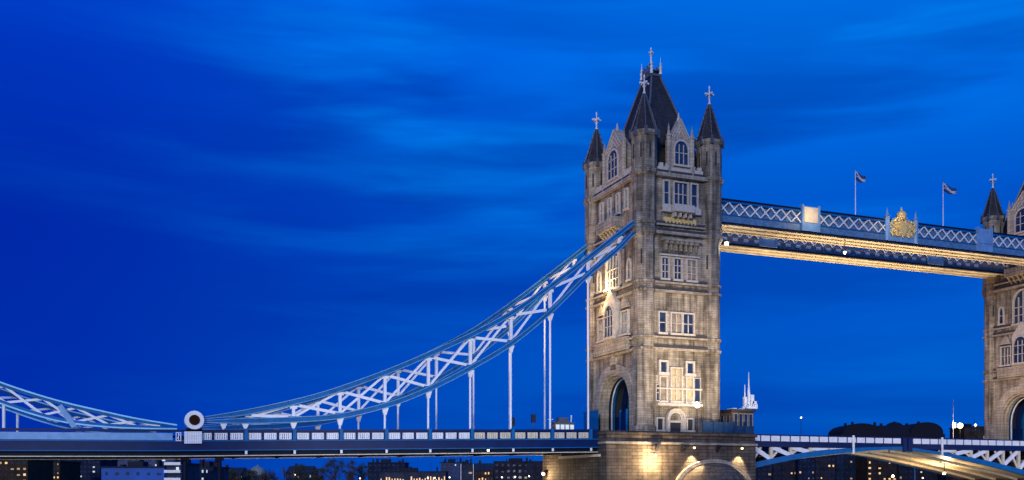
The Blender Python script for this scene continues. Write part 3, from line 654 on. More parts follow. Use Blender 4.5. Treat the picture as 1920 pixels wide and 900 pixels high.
# ------------------------------------------------------------------ bascule leaves
def leaf(mir, label):
    # first leaf from x=19.8 to 54.2; the second is its mirror about x=54.5
    mx = (lambda x: x) if not mir else (lambda x: 109.0-x)
    XA, XB = 19.8, 54.3
    if mir: XA = 21.6
    T = thing('bascule_leaf', (mx(XA),8.8,6), label, 'bascule leaf', 'lifting road leaves between the towers')
    lo = [(19,1.9),(21.3,2.6),(30.6,4.25),(42.4,5.55),(50,6.05),(54.5,6.15)]
    if mir: lo = [(19,.2),(25,1.5),(33,3.0),(41.5,4.4),(48,5.4),(54.5,6.1)]
    top = 8.3
    def bx(b, a, c, y0, y1, z0, z1): b.box(min(mx(a),mx(c)),max(mx(a),mx(c)),y0,y1,z0,z1)
    b = MB(); bx(b,XA,XB,.2,17.4,6.75,7.05); b.build('road_surface', m_asph, T)
    for s, y in ((-1,-1.0),(1,18.6)):
        b = MB(); bx(b,XA,XB,y-.25,y+.25,6.2,7.15); b.build('edge_girder', m_navy, T)
        b = MB(); bx(b,XA,XB,y-.15,y+.15,8.18,8.38); b.build('handrail', m_navy, T)
        b = MB(); bx(b,XA,XB,y-.05,y+.05,7.15,8.18); b.build('parapet_backing', m_navy, T)
        xs = [XA+(XB-XA)*i/24 for i in range(25)]
        f = lambda x: crv(lo, x)
        b = MB(); o = 0
        for x in xs:
            h = .95 if x < 35 else max(.5, .95-(x-35)*.03)
            b.v += [(mx(x),y-.3,f(x)),(mx(x),y+.3,f(x)),(mx(x),y+.3,f(x)+h),(mx(x),y-.3,f(x)+h)]
        for i in range(24):
            for k in range(4): b.f.append((4*i+k,4*i+(k+1)%4,4*i+4+(k+1)%4,4*i+4+k))
        b.f += [(0,1,2,3),(96,97,98,99)]
        b.build('curved_chord', m_blue, T)
        nodes = [XA+.6+4.1*i for i in range(8)]
        for i, x in enumerate(nodes):
            if 6.2-f(x)-.9 > .2:
                b = MB(); bx(b,x-.3,x+.3,y-.2,y+.2,f(x)+1.0,6.2); b.build('truss_post', m_cream, T)
            if i+1 < len(nodes) and 6.2-f(x)-.9 > .2:
                x2 = nodes[i+1]
                b = MB(); b.beam((mx(x+.3),y,6.15),(mx(x2-.2),y,min(6.1,f(x2)+.9)),.3,.75 if s < 0 else .5,up=(0,0,1)); b.build('truss_diagonal', m_white, T)
                b = MB(); b.beam((mx(x+.1),y+.12,f(x)+1.0),(mx((x+x2)/2),y+.12,6.15),.2,.4,up=(0,0,1)); b.build('truss_brace', m_cream, T)
    n = int((XB-XA-.6)/2.07)
    for i in range(n):
        x = XA+.5+2.07*i
        b = MB(); a, c = sorted((mx(x),mx(x+1.78))); b.box(a,c,-1.18,-1.04,7.22,8.16)
        if i % 3 == 2:
            for k in range(4): b.box(a+.25+k*.4,a+.33+k*.4,-1.22,-1.17,7.3,8.05)
        b.build('parapet_panel', m_white, T)
    # soffit: curved plating between the girders, with ribs
    b = MB(); xs = [XA+(XB-XA)*i/24 for i in range(25)]
    for x in xs: b.v += [(mx(x),-.65,crv(lo,x)+.1),(mx(x),18.25,crv(lo,x)+.1),(mx(x),18.25,crv(lo,x)+.3),(mx(x),-.65,crv(lo,x)+.3)]
    for i in range(24):
        for k in range(4): b.f.append((4*i+k,4*i+(k+1)%4,4*i+4+(k+1)%4,4*i+4+k))
    b.f += [(0,1,2,3),(96,97,98,99)]; b.build('soffit', m_cream, T)
    for yy in (3.5,8.8,14.1):
        b = MB(); o = 0
        for x in xs: b.v += [(mx(x),yy-.2,crv(lo,x)-.35),(mx(x),yy+.2,crv(lo,x)-.35),(mx(x),yy+.2,crv(lo,x)+.09),(mx(x),yy-.2,crv(lo,x)+.09)]
        for i in range(24):
            for k in range(4): b.f.append((4*i+k,4*i+(k+1)%4,4*i+4+(k+1)%4,4*i+4+k))
        b.f += [(0,1,2,3),(96,97,98,99)]; b.build('soffit_girder', m_cream, T)
    b = MB(); bx(b,XB-.9,XB+.05,-1.5,-1.25,5.7,8.2); b.build('nose_lock', m_navy, T)
    return T
leaf(False, 'left bascule leaf with blue curved chord, joined to the left tower pier')
leaf(True, 'right bascule leaf with lamp-lit cream underside, towards the right tower')
for x, lb in ((42.0,'white upright pole fixed to the left bascule leaf parapet'),(62.8,'white upright pole fixed to the right bascule leaf parapet')):
    T = thing('marker_pole', (x,-1.4,5.2), lb, 'pole', 'white poles on the bascules')
    b = MB(); b.tube((x,-1.45,5.2),(x,-1.45,8.5),.22,n=12); b.build('shaft', m_white, T)
    b = MB(); b.box(x-.3,x+.3,-1.45,-1.15,5.9,6.4); b.build('clamp', m_black, T)

# ------------------------------------------------------------------ high-level walkways
def walkway(label):
    T = thing('high_walkway', (54.5,3.5,44.6), label, 'walkway', 'high walkways joining the towers')
    x0, x1, y0, y1 = 14.2, 94.9, .6, 5.3
    b = MB(); b.box(x0,x1,y0+.3,y1-.3,45.0,45.3); b.build('floor', m_dblue, T)
    b = MB(); b.box(x0,x1,y0-.1,y1+.1,48.55,48.95); b.box(x0,x1,y0+.6,y1-.6,48.95,49.2); b.build('roof', m_dblue, T)
    for y in (y0, y1):
        s = -1 if y == y0 else 1
        b = MB(); b.box(x0,x1,y-.12,y+.12,44.85,46.15); b.build('side_panel', m_bband, T)
        b = MB(); b.box(x0,x1,y-.22,y+.22,46.05,46.25); b.box(x0,x1,y-.22,y+.22,48.2,48.56); b.build('rail', m_blue, T)
        b = MB(); b.box(x0,x1,y-.3,y+.3,44.6,44.85); b.build('bottom_chord', m_dblue, T)
        b = MB(); b.box(x0,x1,y+.25*(-s)-.05,y+.25*(-s)+.05,46.2,48.5); b.build('inner_glazing', m_bband, T)
    b = MB()
    for i in range(3): y = y0+.4+i*(y1-y0-.8)/2; b.box(x0,x1,y-.25,y+.25,44.45,44.72)
    b.box(x0,x1,y0+.3,y1-.3,44.72,44.99)
    b.build('soffit', m_soff, T)
    segs = [(14.6,32.0),(35.8,51.5),(58.0,73.5),(76.9,94.6)]
    for a, c in segs:
        n = round((c-a)/2.2); p = (c-a)/n
        for i in range(n):
            u = a+i*p; b = MB()
            b.beam((u+.05,y0-.12,46.22),(u+p-.05,y0-.12,48.25),.2,.2,up=(0,1,0)); b.beam((u+.05,y0-.2,48.25),(u+p-.05,y0-.2,46.22),.2,.2,up=(0,1,0))
            b.build('lattice_brace', m_white, T)
    for xc, g in ((33.9,1),(75.2,0)):
        b = MB(); b.box(xc-1.75,xc+1.75,y0-.45,y0+.2,44.9,49.25); b.box(xc-1.95,xc-1.6,y0-.6,y0+.2,44.9,49.5); b.box(xc+1.6,xc+1.95,y0-.6,y0+.2,44.9,49.5); pb = b.build('panel_box', m_ice, T)
        b = MB(); b.box(xc-1.5,xc+1.5,y0-.56,y0-.44,46.4,49.1); b.build('plate', m_cream if g else m_ice, pb)
    # heraldic centrepiece
    xc = 54.75; b = MB(); b.box(xc-3.1,xc+3.1,y0-.4,y0+.3,44.9,48.3); b.box(xc-2.2,xc+2.2,y0-.39,y0+.25,48.3,49.1)
    cp = b.build('crest_panel', m_ice, T)
    b = MB(); rr = random.Random(5)
    for i in range(150):
        u = rr.uniform(-2.9,2.9); z = rr.uniform(45.9, 49.9-abs(u)*.45); e = rr.uniform(.12,.34)
        b.ball((xc+u,y0-.42-rr.uniform(0,.15),z),e,6,4)
    b.build('carved_relief', m_gilt, cp)
    for s in (-1,1):
        b = MB(); b.lathe((xc+s*3.4,y0-.2,0), [(.5,44.9),(.5,49.2),(.65,49.4),(.3,49.7),(.05,51.0)]); b.build('crest_pinnacle', m_ice, cp)
    b = MB(); sh = [(-1,48.6),(1,48.6),(1,47),(0,45.6),(-1,47)]; b.prism([(xc+u,y0-.75,z) for u,z in sh],(0,0,0),(0,.3,0))
    for s in (-1,1): b.beam((xc+s*1.3,y0-.65,45.8),(xc+s*1.9,y0-.65,48.4),.3,.3); b.ball((xc+s*1.9,y0-.65,48.6),.3,8,5)
    b.build('crest_shield', m_gilt, cp)
    b = MB(); b.lathe((xc,y0-.2,0), [(.75,49.0),(.85,49.5),(.95,50.1),(.6,50.5),(.2,50.7),(.25,50.9),(.05,51.4)],10); b.build('crown', m_gilt, cp)
    return T
W1 = walkway('near high walkway with white lattice and gilded crest, high between the towers')
W2 = copy_tree(W1); W2.location.y += 12.4; W2['label'] = 'far high walkway seen from below, just under the near walkway'
for k_ in [q for q in bpy.data.objects if q.parent == W2 and q.name.split('.')[0] == 'crest_panel']:
    for q in [q for q in bpy.data.objects if q.parent == k_] + [k_]: bpy.data.objects.remove(q)
for q in [q for q in bpy.data.objects if q.parent == W2 and q.name.split('.')[0] == 'carved_relief']: bpy.data.objects.remove(q)
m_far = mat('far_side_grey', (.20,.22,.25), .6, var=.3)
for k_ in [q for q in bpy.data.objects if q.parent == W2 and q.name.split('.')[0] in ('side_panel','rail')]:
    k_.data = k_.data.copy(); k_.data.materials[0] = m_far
b_last = None
for i in range(30):                            # pale vent plates along the far walkway's side
    x = 16.5+i*2.4
    b = MB(); b.box(x,x+1.1,12.8,12.87,45.35,45.95); b.build('vent_plate', m_white, W2)
# flags
m_flagw = mat('flag_pale', (.45,.5,.6), .8); m_flagn = mat('flag_navy', (.02,.045,.14), .8)
for x, zt, dr, lb, ln in ((44.3,57.2,.35,'dark flag with a pale diagonal on the left walkway flagpole',2.2),(65.2,57.4,.25,'dark flag streaming level from the right walkway flagpole',3.2)):
    T = thing('flagpole', (x,.6,48.9), lb.replace('dark flag with a pale diagonal on the left walkway flagpole','thin white flagpole left of the gilded crest').replace('dark flag streaming level from the right walkway flagpole','thin white flagpole right of the gilded crest'), 'flagpole', 'flagpoles on the near walkway')
    b = MB(); b.tube((x,.7,48.9),(x,.7,zt-.6),.1,.06,8); b.tube((x,.7,zt-.6),(x,.7,zt),.05,.03,6); b.build('pole', m_white, T)
    b = MB(); b.ball((x,.7,zt+.05),.13,8,5); b.build('pole_cap', m_lead, T)
    F_ = thing('flag', (x,.7,zt-.2), lb, 'flag', 'flags flying over the walkway')
    def fp(u, v): return (x+.08+u*ln, .7+.28*sin(u*6)*u, zt-.25-u*ln*dr-v*1.7*(1-.35*u)+.15*sin(u*7+v))
    def cloth(sel, dy):
        b = MB(); n, m = 16, 8
        for sgn in (dy, -dy):
            for i in range(n+1):
                for j in range(m+1): q = fp(i/n, j/m); b.v.append((q[0], q[1]+sgn, q[2]))
        o = (n+1)*(m+1)
        for i in range(n):
            for j in range(m):
                if sel(i/n, j/m):
                    q = (i*(m+1)+j, (i+1)*(m+1)+j, (i+1)*(m+1)+j+1, i*(m+1)+j+1); b.f += [q, tuple(o+k for k in q)]
        return b
    cloth(lambda u,v: True, .02).build('cloth', m_flagn, F_)
    cloth(lambda u,v: abs(u-v) < .13 or abs(v-.5) < .07, .04).build('cross', m_flagw, F_)

# ------------------------------------------------------------------ things on the pier
T = thing('control_cabin', (17.1,-.7,ZB), 'low dark control cabin with flat overhanging roof, right of the left tower', 'cabin')
b = MB(); b.box(14.95,19.25,-3.2,1.8,ZB,12.0); b.build('wall', mat('cabin_brown', (.10,.07,.05), .8, var=.3, bump=.3), T)
b = MB(); b.box(14.7,19.6,-3.5,2.1,12.0,12.4); b.build('roof', m_black, T)
for x in (15.3,16.3,17.3,18.3):
    b = MB(); b.box(x,x+.1,-3.27,-3.19,9.6,11.6); b.box(x+.7,x+.8,-3.27,-3.19,9.6,11.6); b.box(x,x+.8,-3.27,-3.19,11.6,11.7); f = b.build('window', m_trim, T)
    b = MB(); b.box(x+.1,x+.7,-3.24,-3.18,9.6,11.6); b.build('pane', m_glass, f)
for y in (-2.2,-.4):
    b = MB(); b.box(14.88,14.97,y-.5,y-.4,9.6,11.4); b.box(14.88,14.97,y+.4,y+.5,9.6,11.4); f = b.build('window', m_trim, T)
    b = MB(); b.box(14.91,14.97,y-.4,y+.4,9.6,11.4); b.build('pane', m_glass, f)
b = MB()
for i in range(5): b.box(15.2+i*.8,15.6+i*.8,-2.5,-1.5,12.4,12.55+.12*(i%2))
b.build('roof_hatch', m_white, T)
b = MB(); b.ball((17.9,-2.4,12.75),.33,10,6); b.build('radar_dome', m_white, T)
T = thing('signal_mast', (18.9,-2.4,12.4), 'white floodlit spiked mast with platforms on the cabin roof', 'mast')
b = MB(); b.tube((18.9,-2.4,12.4),(18.9,-2.4,16),.35,.2); b.tube((18.9,-2.4,16),(18.9,-2.4,18.9),.16,.04); b.build('spike', m_white, T)
b = MB(); b.box(18.0,20.2,-3.1,-1.7,12.6,12.75)
for x in (18.05,18.7,19.4,20.15): b.box(x-.05,x+.05,-3.1,-3.0,12.75,13.5)
b.box(18.0,20.2,-3.1,-3.0,13.4,13.5); b.build('platform', m_white, T)
b = MB(); b.tube((18.1,-2.4,12.7),(18.1,-2.4,16.7),.2,.05); b.box(17.9,18.4,-2.6,-2.1,13.2,14.6); b.build('side_spike', m_white, T)
b = MB(); b.box(19.2,19.8,-2.7,-2.1,12.75,15.0); b.box(19.5,20.3,-2.7,-2.1,12.75,13.9); b.build('equipment_box', m_white, T)
light('POINT','mast_light',(18.9,-5.5,13.4),150,(1,.93,.8),T,size=.3)
T = thing('lamp_post', (8.3,-3.0,ZB), 'black lamp post with bright white lantern in front of the tower doorway', 'lamp post')
b = MB(); b.tube((8.3,-3,ZB),(8.3,-3,12.4),.09,.06); b.lathe((8.3,-3,0),[(.22,ZB),(.22,ZB+.3),(.12,ZB+.5),(.12,ZB+.7)]); b.box(7.9,8.7,-3.04,-2.96,10.9,11.0); b.build('post', m_black, T)
b = MB(); b.lathe((8.3,-3,0),[(.12,12.4),(.42,12.6),(.46,13.0),(.25,13.25),(.05,13.4)]); b.build('lantern', m_lampw, T)
light('POINT','lantern_light',(8.3,-3.4,13.9),110,(1,.86,.62),T,size=.3)
T = thing('blue_hoarding', (11,-3.3,ZB), 'blue panelled screen along the pier edge below the cabin', 'screen')
for i in range(5):
    x = 9.2+i*2.05; b = MB(); b.box(x,x+1.9,-3.36,-3.28,ZB+.05,ZB+1.75 if i < 3 else ZB+1.2); b.build('panel', m_screen, T)
    b = MB(); b.tube((x-.07,-3.3,ZB),(x-.07,-3.3,ZB+1.95),.07); b.build('post', m_navy, T)
T = thing('blue_gate', (-2.2,15.2,ZB-.6), 'tall blue boarded gate at the foot of the tower arch', 'gate')
for i in range(3):
    y = 12.6+i*1.9; b = MB(); b.box(-2.3,-2.15,y,y+1.8,ZB-.6,ZB+4.3); b.build('board_panel', m_blue, T)
b = MB(); b.box(-2.35,-2.1,12.5,18.4,ZB+4.3,ZB+4.5); b.build('top_rail', m_blue, T)
T = thing('barrier_gate', (-1.9,3.3,ZB-.6), 'dark blue slim gate leaf at the right jamb of the road arch', 'gate')
b = MB(); b.box(-1.8,-1.65,3.0,5.0,ZB-.6,ZB+3.6); b.build('board_panel', m_navy, T)
b = MB(); b.box(-1.85,-1.6,2.8,3.0,ZB-.6,ZB+4.0); b.box(-1.85,-1.6,5.0,5.2,ZB-.6,ZB+4.0); b.build('post', m_blue, T)
# kiosk and signals on the side span
T = thing('deck_kiosk', (-13.8,2.5,7.2), 'small pale latticed kiosk behind the parapet, left of the tower', 'kiosk')
b = MB(); b.box(-15.5,-12.1,1.8,3.4,7.2,9.6); b.build('wall', mat('kiosk_grey', (.18,.18,.19), .6, var=.4, vscale=4), T)
b = MB(); b.box(-15.8,-11.9,1.6,3.6,9.6,9.8); b.box(-14.6,-12.9,2,3.2,9.8,10.6); b.build('roof', m_lead, T)
for i in range(4):
    x = -15.2+i*.85; b = MB(); b.box(x,x+.6,1.72,1.8,8.4,9.4); b.build('window', m_glowc, T)
b = MB(); b.tube((-15.9,2.4,7.2),(-15.9,2.4,10.9),.08); b.box(-16.4,-15.4,2.36,2.44,10.2,10.3); b.tube((-12.2,2.4,9.8),(-12.2,2.4,11),.1); b.build('railing', m_whitemetal, T)
for x, z, lb in ((-23.0,9.9,'black traffic signal beside the double hanger, left one'),(-19.4,10.5,'black traffic signal between two hangers, nearer the tower')):
    T = thing('traffic_signal', (x,1.2,7.0), lb, 'traffic signal', 'traffic signals on the side span')
    b = MB(); b.tube((x,1.2,7.0),(x,1.2,z),.06); b.build('post', m_black, T)
    b = MB(); b.box(x-.35,x+.35,1.0,1.4,z-.9,z+.4); b.build('signal_head', m_black, T)

# ------------------------------------------------------------------ lamps that the photo shows lit
WARM = (1,.70,.36)
def flood(name, loc, label, e, target=None, spot=70, r=.22, grp=None, col=WARM, mat_=None, lo=(0,0,0), blend=.5, size=.12, cat='lamp', arm=None):
    T = thing(name, loc, label, cat, grp)
    b = MB(); b.ball(loc, r, 10, 6); b.build('bulb', mat_ or m_lamp, T)
    b = MB(); b.lathe(loc, [(r*1.5,r*.55),(r*1.2,r*1.1),(r*.4,r*1.5)]); b.build('hood', m_black, T)
    if arm:
        b = MB(); b.beam((loc[0],loc[1],loc[2]+r*1.3), arm, .1, .1); b.build('arm', m_black, T)
    p = tuple(loc[i]+lo[i] for i in range(3))
    light('SPOT' if target else 'POINT', 'beam', p, e, col, T, target, size, spot, blend)
    return T
G = 'floodlights on the left pier face'
flood('pier_floodlight',(6.9,-4.35,5.75),'bright floodlight on the pier face above the left end of the arch',5200,(6.9,-3.75,0),74,.2,G,lo=(0,0,-.35),arm=(6.9,-3.5,6.1))
flood('pier_floodlight',(16.2,-4.35,5.75),'bright floodlight near the right corner of the left pier',5200,(15.6,-3.75,0),74,.2,G,lo=(0,0,-.35),arm=(16.2,-3.5,6.1))
flood('pier_floodlight',(-.7,-4.9,4.5),'blazing floodlight low on the left half of the pier face',5200,None,70,.22,G,lo=(-.2,-.5,-.9),size=.35,arm=(-.7,-3.5,4.9))
flood('wall_lamp',(-9.7,19.6,1.6),'hanging warm lamp on the shaded side of the left pier',1700,None,r=.3,lo=(-.9,-.6,0),arm=(-8.8,19.6,2.2),size=.3)
flood('deck_lamp',(-28.0,-1.3,5.0),'bright lamp under the side span deck edge, beneath the hangers',25,None,r=.2,col=(1,.9,.7),mat_=m_lampw,lo=(0,-.4,-.1),arm=(-28,-.9,5.3))
flood('walkway_lamp',(15.9,-.2,41.0),'large bright lamp at the left end of the walkways beside the tower',500,None,r=.38,col=(1,.88,.66),mat_=m_lampw,lo=(.4,-.2,-.6),size=.4,arm=(14.0,-.2,42.2),grp='lamps under the high walkways')
flood('walkway_lamp',(41.8,.6,41.9),'small bright lamp hanging under the middle of the walkways',160,None,r=.28,col=(1,.86,.62),mat_=m_lampw,lo=(0,0,-.5),arm=(41.8,.6,44.4),grp='lamps under the high walkways')
flood('pier_lamp',(70.9,6,1.95),'bright star-like lamp hanging under the right bascule leaf',4200,None,r=.3,lo=(0,0,-.4),size=.3,arm=(70.9,6,4.0))
T = thing('balcony_floodlight', (-1.9,9.6,33.3), 'glowing floodlight bank on the ledge below the pointed tower window', 'floodlight')
b = MB(); b.box(-1.7,-1.3,8.2,11.6,33.45,33.8); b.build('lamp_tube', m_lamp, T)
b = MB(); b.box(-1.85,-1.2,8.0,11.8,33.3,33.45); b.build('housing', m_black, T)
light('POINT','glow',(-2.6,9.8,34.6),1300,(1,.72,.34),T,size=.3)
light('POINT','glow',(-2.9,11.5,31.0),450,(1,.66,.3),T,size=.3)
# unseen spots added at river and deck level, standing in for the floodlighting
WF = (1,.79,.54)
light('SPOT','chain_fill',(-42,-62,-3.5),62000,(.86,.93,1),None,(-36,0,20),1.0,72,.7)  # added spot without a fixture, brightens the chain braces
light('SPOT','chain_fill',(-92,-58,1.5),26000,(.80,.93,1),None,(-92,0,11),1.0,55,.8)  # added spot without a fixture, brightens the short left chain
light('SPOT','bascule_fill',(44,-46,-4),20000,(1,.95,.88),None,(40,0,5.5),1.0,62,.8)  # unseen spots added to lift the near side of the truss
light('SPOT','bascule_fill',(82,-46,-4),20000,(1,.95,.88),None,(74,0,5.5),1.0,62,.8)
light('SPOT','river_face_fill',(-14,-46,-3.5),75000,WF,None,(3,-1,22.5),1.0,31,.7)  # unseen pair over the water, added to light the tower's river face
light('SPOT','river_face_fill',(20,-44,-3.5),125000,WF,None,(8,-1,20),1.0,27,.7)
light('SPOT','road_face_fill',(-30,8,9.5),32000,(1,.62,.28),None,(-1,9,38),1.0,62,.8)  # unseen spots added above the road to warm the towers' road faces
light('SPOT','road_face_fill',(66,4,9.5),26000,(1,.68,.38),None,(95,9,30),1.0,80,.8)
for x, e in ((24,50000),(44,60000),(64,60000),(84,50000)):
    light('SPOT','soffit_fill',(x,8.8,9.0),e*.78,(1,.72,.38),None,(x+(54-x)*.2,8.8,45),1.0,62,.6)  # unseen uplight added over the road to gild the soffits
light('POINT','crest_fill',(51.8,-2.6,48.5),220,(1,.74,.36),None,None,.3)  # added point light without a fixture, brightens the crest
light('POINT','panel_fill',(33.2,-2.8,47.4),420,(1,.72,.32),None,None,.3)  # added point light without a fixture, brightens the panel box

# ------------------------------------------------------------------ background city
def building(name, px0, px1, pytop, d, label, m, floors=4, cols=6, lit=.3, glow=None, roof='flat', depth=14, base=-1.7, group='buildings behind the bridge', wh=.45, recess=None):
    a = bearing(px0, pytop, d); c = bearing(px1, pytop, d); H = a[2]
    wd = math.hypot(c[0]-a[0], c[1]-a[1]); mx_, my_ = (a[0]+c[0])/2, (a[1]+c[1])/2
    T = thing(name, (mx_+FC*depth/2, my_+FS*depth/2, base), label, 'building', group)
    T.rotation_euler = (0,0,-R(21.613))
    # local frame: x to the right, y away from the viewer
    def lb(): return MB()
    def bl(b, nm, m_, par):
        me = bpy.data.meshes.new(nm); me.from_pydata(b.v, [], b.f); me.materials.append(m_); o = bpy.data.objects.new(nm, me); C.objects.link(o); o.parent = par; return o
    h = H-base; hw, hd = wd/2, depth/2
    bl(lb().box(-hw,hw,-hd,hd,0,h),'wall',m,T)
    if roof == 'gable':
        b = lb(); b.hexa([(-hw,-hd-.3,h-.01),(hw,-hd-.3,h-.01),(hw,hd+.3,h-.01),(-hw,hd+.3,h-.01)],[(-hw,-.1,h+3),(hw,-.1,h+3),(hw,.1,h+3),(-hw,.1,h+3)]); rf = bl(b,'roof',m_slate,T)
        bl(lb().box(-hw*.5-.5,-hw*.5+.5,-.6,.6,h+1,h+4.2),'chimney',m_b[3],rf)
    else:
        b = lb(); b.box(-hw-.3,hw+.3,-hd-.3,hd+.3,h,h+.35); b.box(-hw*.4,hw*.1,-2,2,h+.35,h+1.8)
        for _ in range(5):
            x = random.uniform(-hw*.9,hw*.85); q = random.uniform(.3,.9); b.box(x-q/2,x+q/2,-1.2,1.2,h+.34,h+random.uniform(.8,2.4))
        b.box(hw*.5,hw*.5+.12,0,.12,h+.34,h+4); bl(b,'roof',m_dblue,T)
    fh = h/floors; cw = wd/cols; shared = {}
    for i in range(floors):
        for j in range(cols):
            z = i*fh+fh*.3; x = -hw+(j+.5)*cw
            g = m_glass
            if random.random() < lit: g = glow or random.choice([m_glow, m_glow2, m_glow])
            key = g.name
            if key not in shared:
                b = lb(); b.box(-cw*.22,cw*.22,-.08,.02,0,fh*wh*.85); me = bpy.data.meshes.new('window'); me.from_pydata(b.v,[],b.f); me.materials.append(g); shared[key] = me
            o = bpy.data.objects.new('window', shared[key]); C.objects.link(o); o.parent = T; o.location = (x,-hd,z); o.scale = (random.uniform(.6,1.15),1,random.uniform(.55,1.1))
    return T
building('office_block',-40,52,862,250,'dim office block with orange lit windows at the left edge',m_b[3],5,8,.45)
building('office_block',58,112,866,290,'narrow brown block with crowded lit windows near the left edge',m_b[3],6,8,.5)
building('office_block',116,188,862,320,'dark block speckled with cool window lights',m_b[4],6,9,.35,m_glowc)
building('glass_office',190,308,877,260,'low bright blue glass block left of the white balconies',mat('bright_blue_glass', (.004,.08,.36), .5, var=.3, vscale=.1, spec=.2),2,6,0)
building('glass_office',120,326,858,360,'wide dark blue glass block above the low blue one',m_b[2],6,16,.14,m_glowc)
bb = building('white_balcony_block',312,340,870,240,'narrow block with white balconies beside the dark column',m_b[1],3,2,.4,m_glowc)
for k in range(3):
    b = MB(); b.box(-2.0,2.0,-8.2,-7.0,2.2+k*1.9,2.32+k*1.9); b.box(-2.0,2.0,-8.2,-8.15,2.3+k*1.9,2.9+k*1.9)
    me = bpy.data.meshes.new('balcony'); me.from_pydata(b.v,[],b.f); me.materials.append(m_white); o = bpy.data.objects.new('balcony',me); C.objects.link(o); o.parent = bb
building('low_hall',360,400,877,260,'low pale-trimmed hall between the two dark columns',m_b[1],3,5,.3,m_glowc)
building('terrace_houses',405,452,889,420,'low terrace of houses left of the pale dome',m_b[3],2,8,.3,None,'gable')
building('terrace_houses',536,585,886,430,'low dark terrace right of the pale dome',m_b[4],2,7,.2,m_glowc,'gable')
building('riverside_block',690,760,868,420,'dark riverside block left of the long lit row',m_b[4],5,8,.08,m_glowc)
building('riverside_block',712,836,885,400,'long low block with a continuous row of lit windows',m_b[1],1,24,.85,m_glow2)
building('glass_office',826,866,868,430,'blue glass tower block with pale right edge',m_b[2],6,5,.1,m_glowc)
T_ = building('framed_block',864,888,870,400,'white-framed block with striped lit floors',m_b[1],4,2,.3,m_glow)
for s in (-1,1):
    b = MB(); b.box(s*2.55-.12,s*2.55+.12,-7.4,-7.05,0,9.4); me = bpy.data.meshes.new('frame'); me.from_pydata(b.v,[],b.f); me.materials.append(m_white); o = bpy.data.objects.new('frame',me); C.objects.link(o); o.parent = T_
building('warehouse',890,925,882,390,'small brown warehouse lit by orange lamps',m_b[3],3,6,.4,m_glow2,'gable')
building('warehouse',926,1024,866,440,'wide unlit warehouse left of the pier',m_b[0],4,9,.05)
building('warehouse',1408,1448,866,420,'dark warehouse right next to the left pier',m_b[0],5,4,.15)
building('warehouse',1449,1496,861,430,'dark warehouse with paired orange windows under the left leaf',m_b[0],5,6,.22,m_glow2)
building('warehouse',1497,1528,858,425,'narrow dark warehouse second under the left leaf',m_b[4],5,4,.2)
building('warehouse',1529,1566,856,432,'dark warehouse with a pair of glowing lower windows',m_b[0],5,5,.2,m_glow2)
building('warehouse',1567,1625,850,440,'broad black warehouse under the centre of the bascules',m_b[4],6,7,.06)
building('warehouse',1626,1682,852,425,'black warehouse with a column of orange windows, right of centre',m_b[3],6,6,.28,m_glow2)
building('warehouse',1684,1790,856,440,'long low black warehouse under the right leaf',m_b[0],5,11,.07)
building('brick_quay_house',1791,1850,884,330,'brown quay house under the right leaf',m_b[3],2,5,.3)
building('rooftop_block',1808,1852,801,420,'dark block topped by a pale lit roof beside the right tower',m_b[3],9,4,.1,None)
# big dark hall with rounded roofs and a cupola
def hall():
    d = 620; a = bearing(1654,905,d); T = thing('domed_hall',(a[0],a[1],-1.7),'large unlit hall with rounded end roofs and a small cupola','building')
    T.rotation_euler = (0,0,-R(21.613))
    def bl(b, nm, m_, par=T):
        me = bpy.data.meshes.new(nm); me.from_pydata(b.v,[],b.f); me.materials.append(m_); o = bpy.data.objects.new(nm,me); C.objects.link(o); o.parent = par; return o
    k = d/1834; z = lambda py: (905-py)*k+1.7; u = lambda px: (px-1654)*k
    mh = mat('hall_dark', (.012,.014,.022), .9, var=.3); mh.node_tree.nodes['Principled BSDF'].inputs['Specular IOR Level'].default_value = .1
    b = MB(); b.box(u(1562),u(1752),-15,15,0,z(816)); bl(b,'wall',mh)
    def vault(x0, x1, zb, zt, p=1.0):
        b = MB(); n = 16; pts = [(x0,zb)]+[((x0+x1)/2-(x1-x0)/2*cos(pi*i/n), zb+(zt-zb)*sin(pi*i/n)**p) for i in range(1,n)]+[(x1,zb)]
        b.prism([(x,0,zz) for x,zz in pts],(0,-14.5,0),(0,14.5,0)); return b
    r = bl(vault(u(1566),u(1636),z(816.3),z(796),.8),'roof',mh)
    bl(vault(u(1690),u(1750),z(816.3),z(794),.8),'roof',mh)
    b = MB(); b.hexa([(u(1600),-14,z(816.2)),(u(1735),-14,z(816.2)),(u(1735),14,z(816.2)),(u(1600),14,z(816.2))],[(u(1612),-9,z(800)),(u(1720),-9,z(797.5)),(u(1720),9,z(797.5)),(u(1612),9,z(800))]); r2 = bl(b,'roof',mh)
    for px,h in ((1585,1.6),(1598,2.4),(1612,1.2),(1640,2.2),(1652,1.4),(1700,1.5),(1722,2.6),(1736,1.2)):
        bl(MB().box(u(px)-.5,u(px)+.5,-1,1,z(804),z(798)+h),'chimney',mh,r2)
    b = MB(); b.lathe((u(1677),0,0),[(4.8,z(800)),(4.8,z(796)),(3.2,z(793)),(1,z(791.5)),(.2,z(790))],12); bl(b,'cupola',mh,r2)
hall()
# pale dome among the trees
a = bearing(483,905,470); T = thing('domed_pavilion',(a[0],a[1],-1.7),'pale dome of a pavilion rising above dark trees','building')
b = MB(); b.lathe((a[0],a[1],0),[(4.6,-1.7),(4.6,3.4),(4.9,3.6)],16); b.build('wall',m_b[1],T)
b = MB(); b.lathe((a[0],a[1],0),[(4.5,3.6),(4.2,5.2),(3.2,6.7),(1.6,7.7),(.4,8.1),(.1,8.8)],16); b.build('dome',mat('pale_dome',(.22,.24,.20),.7),T)
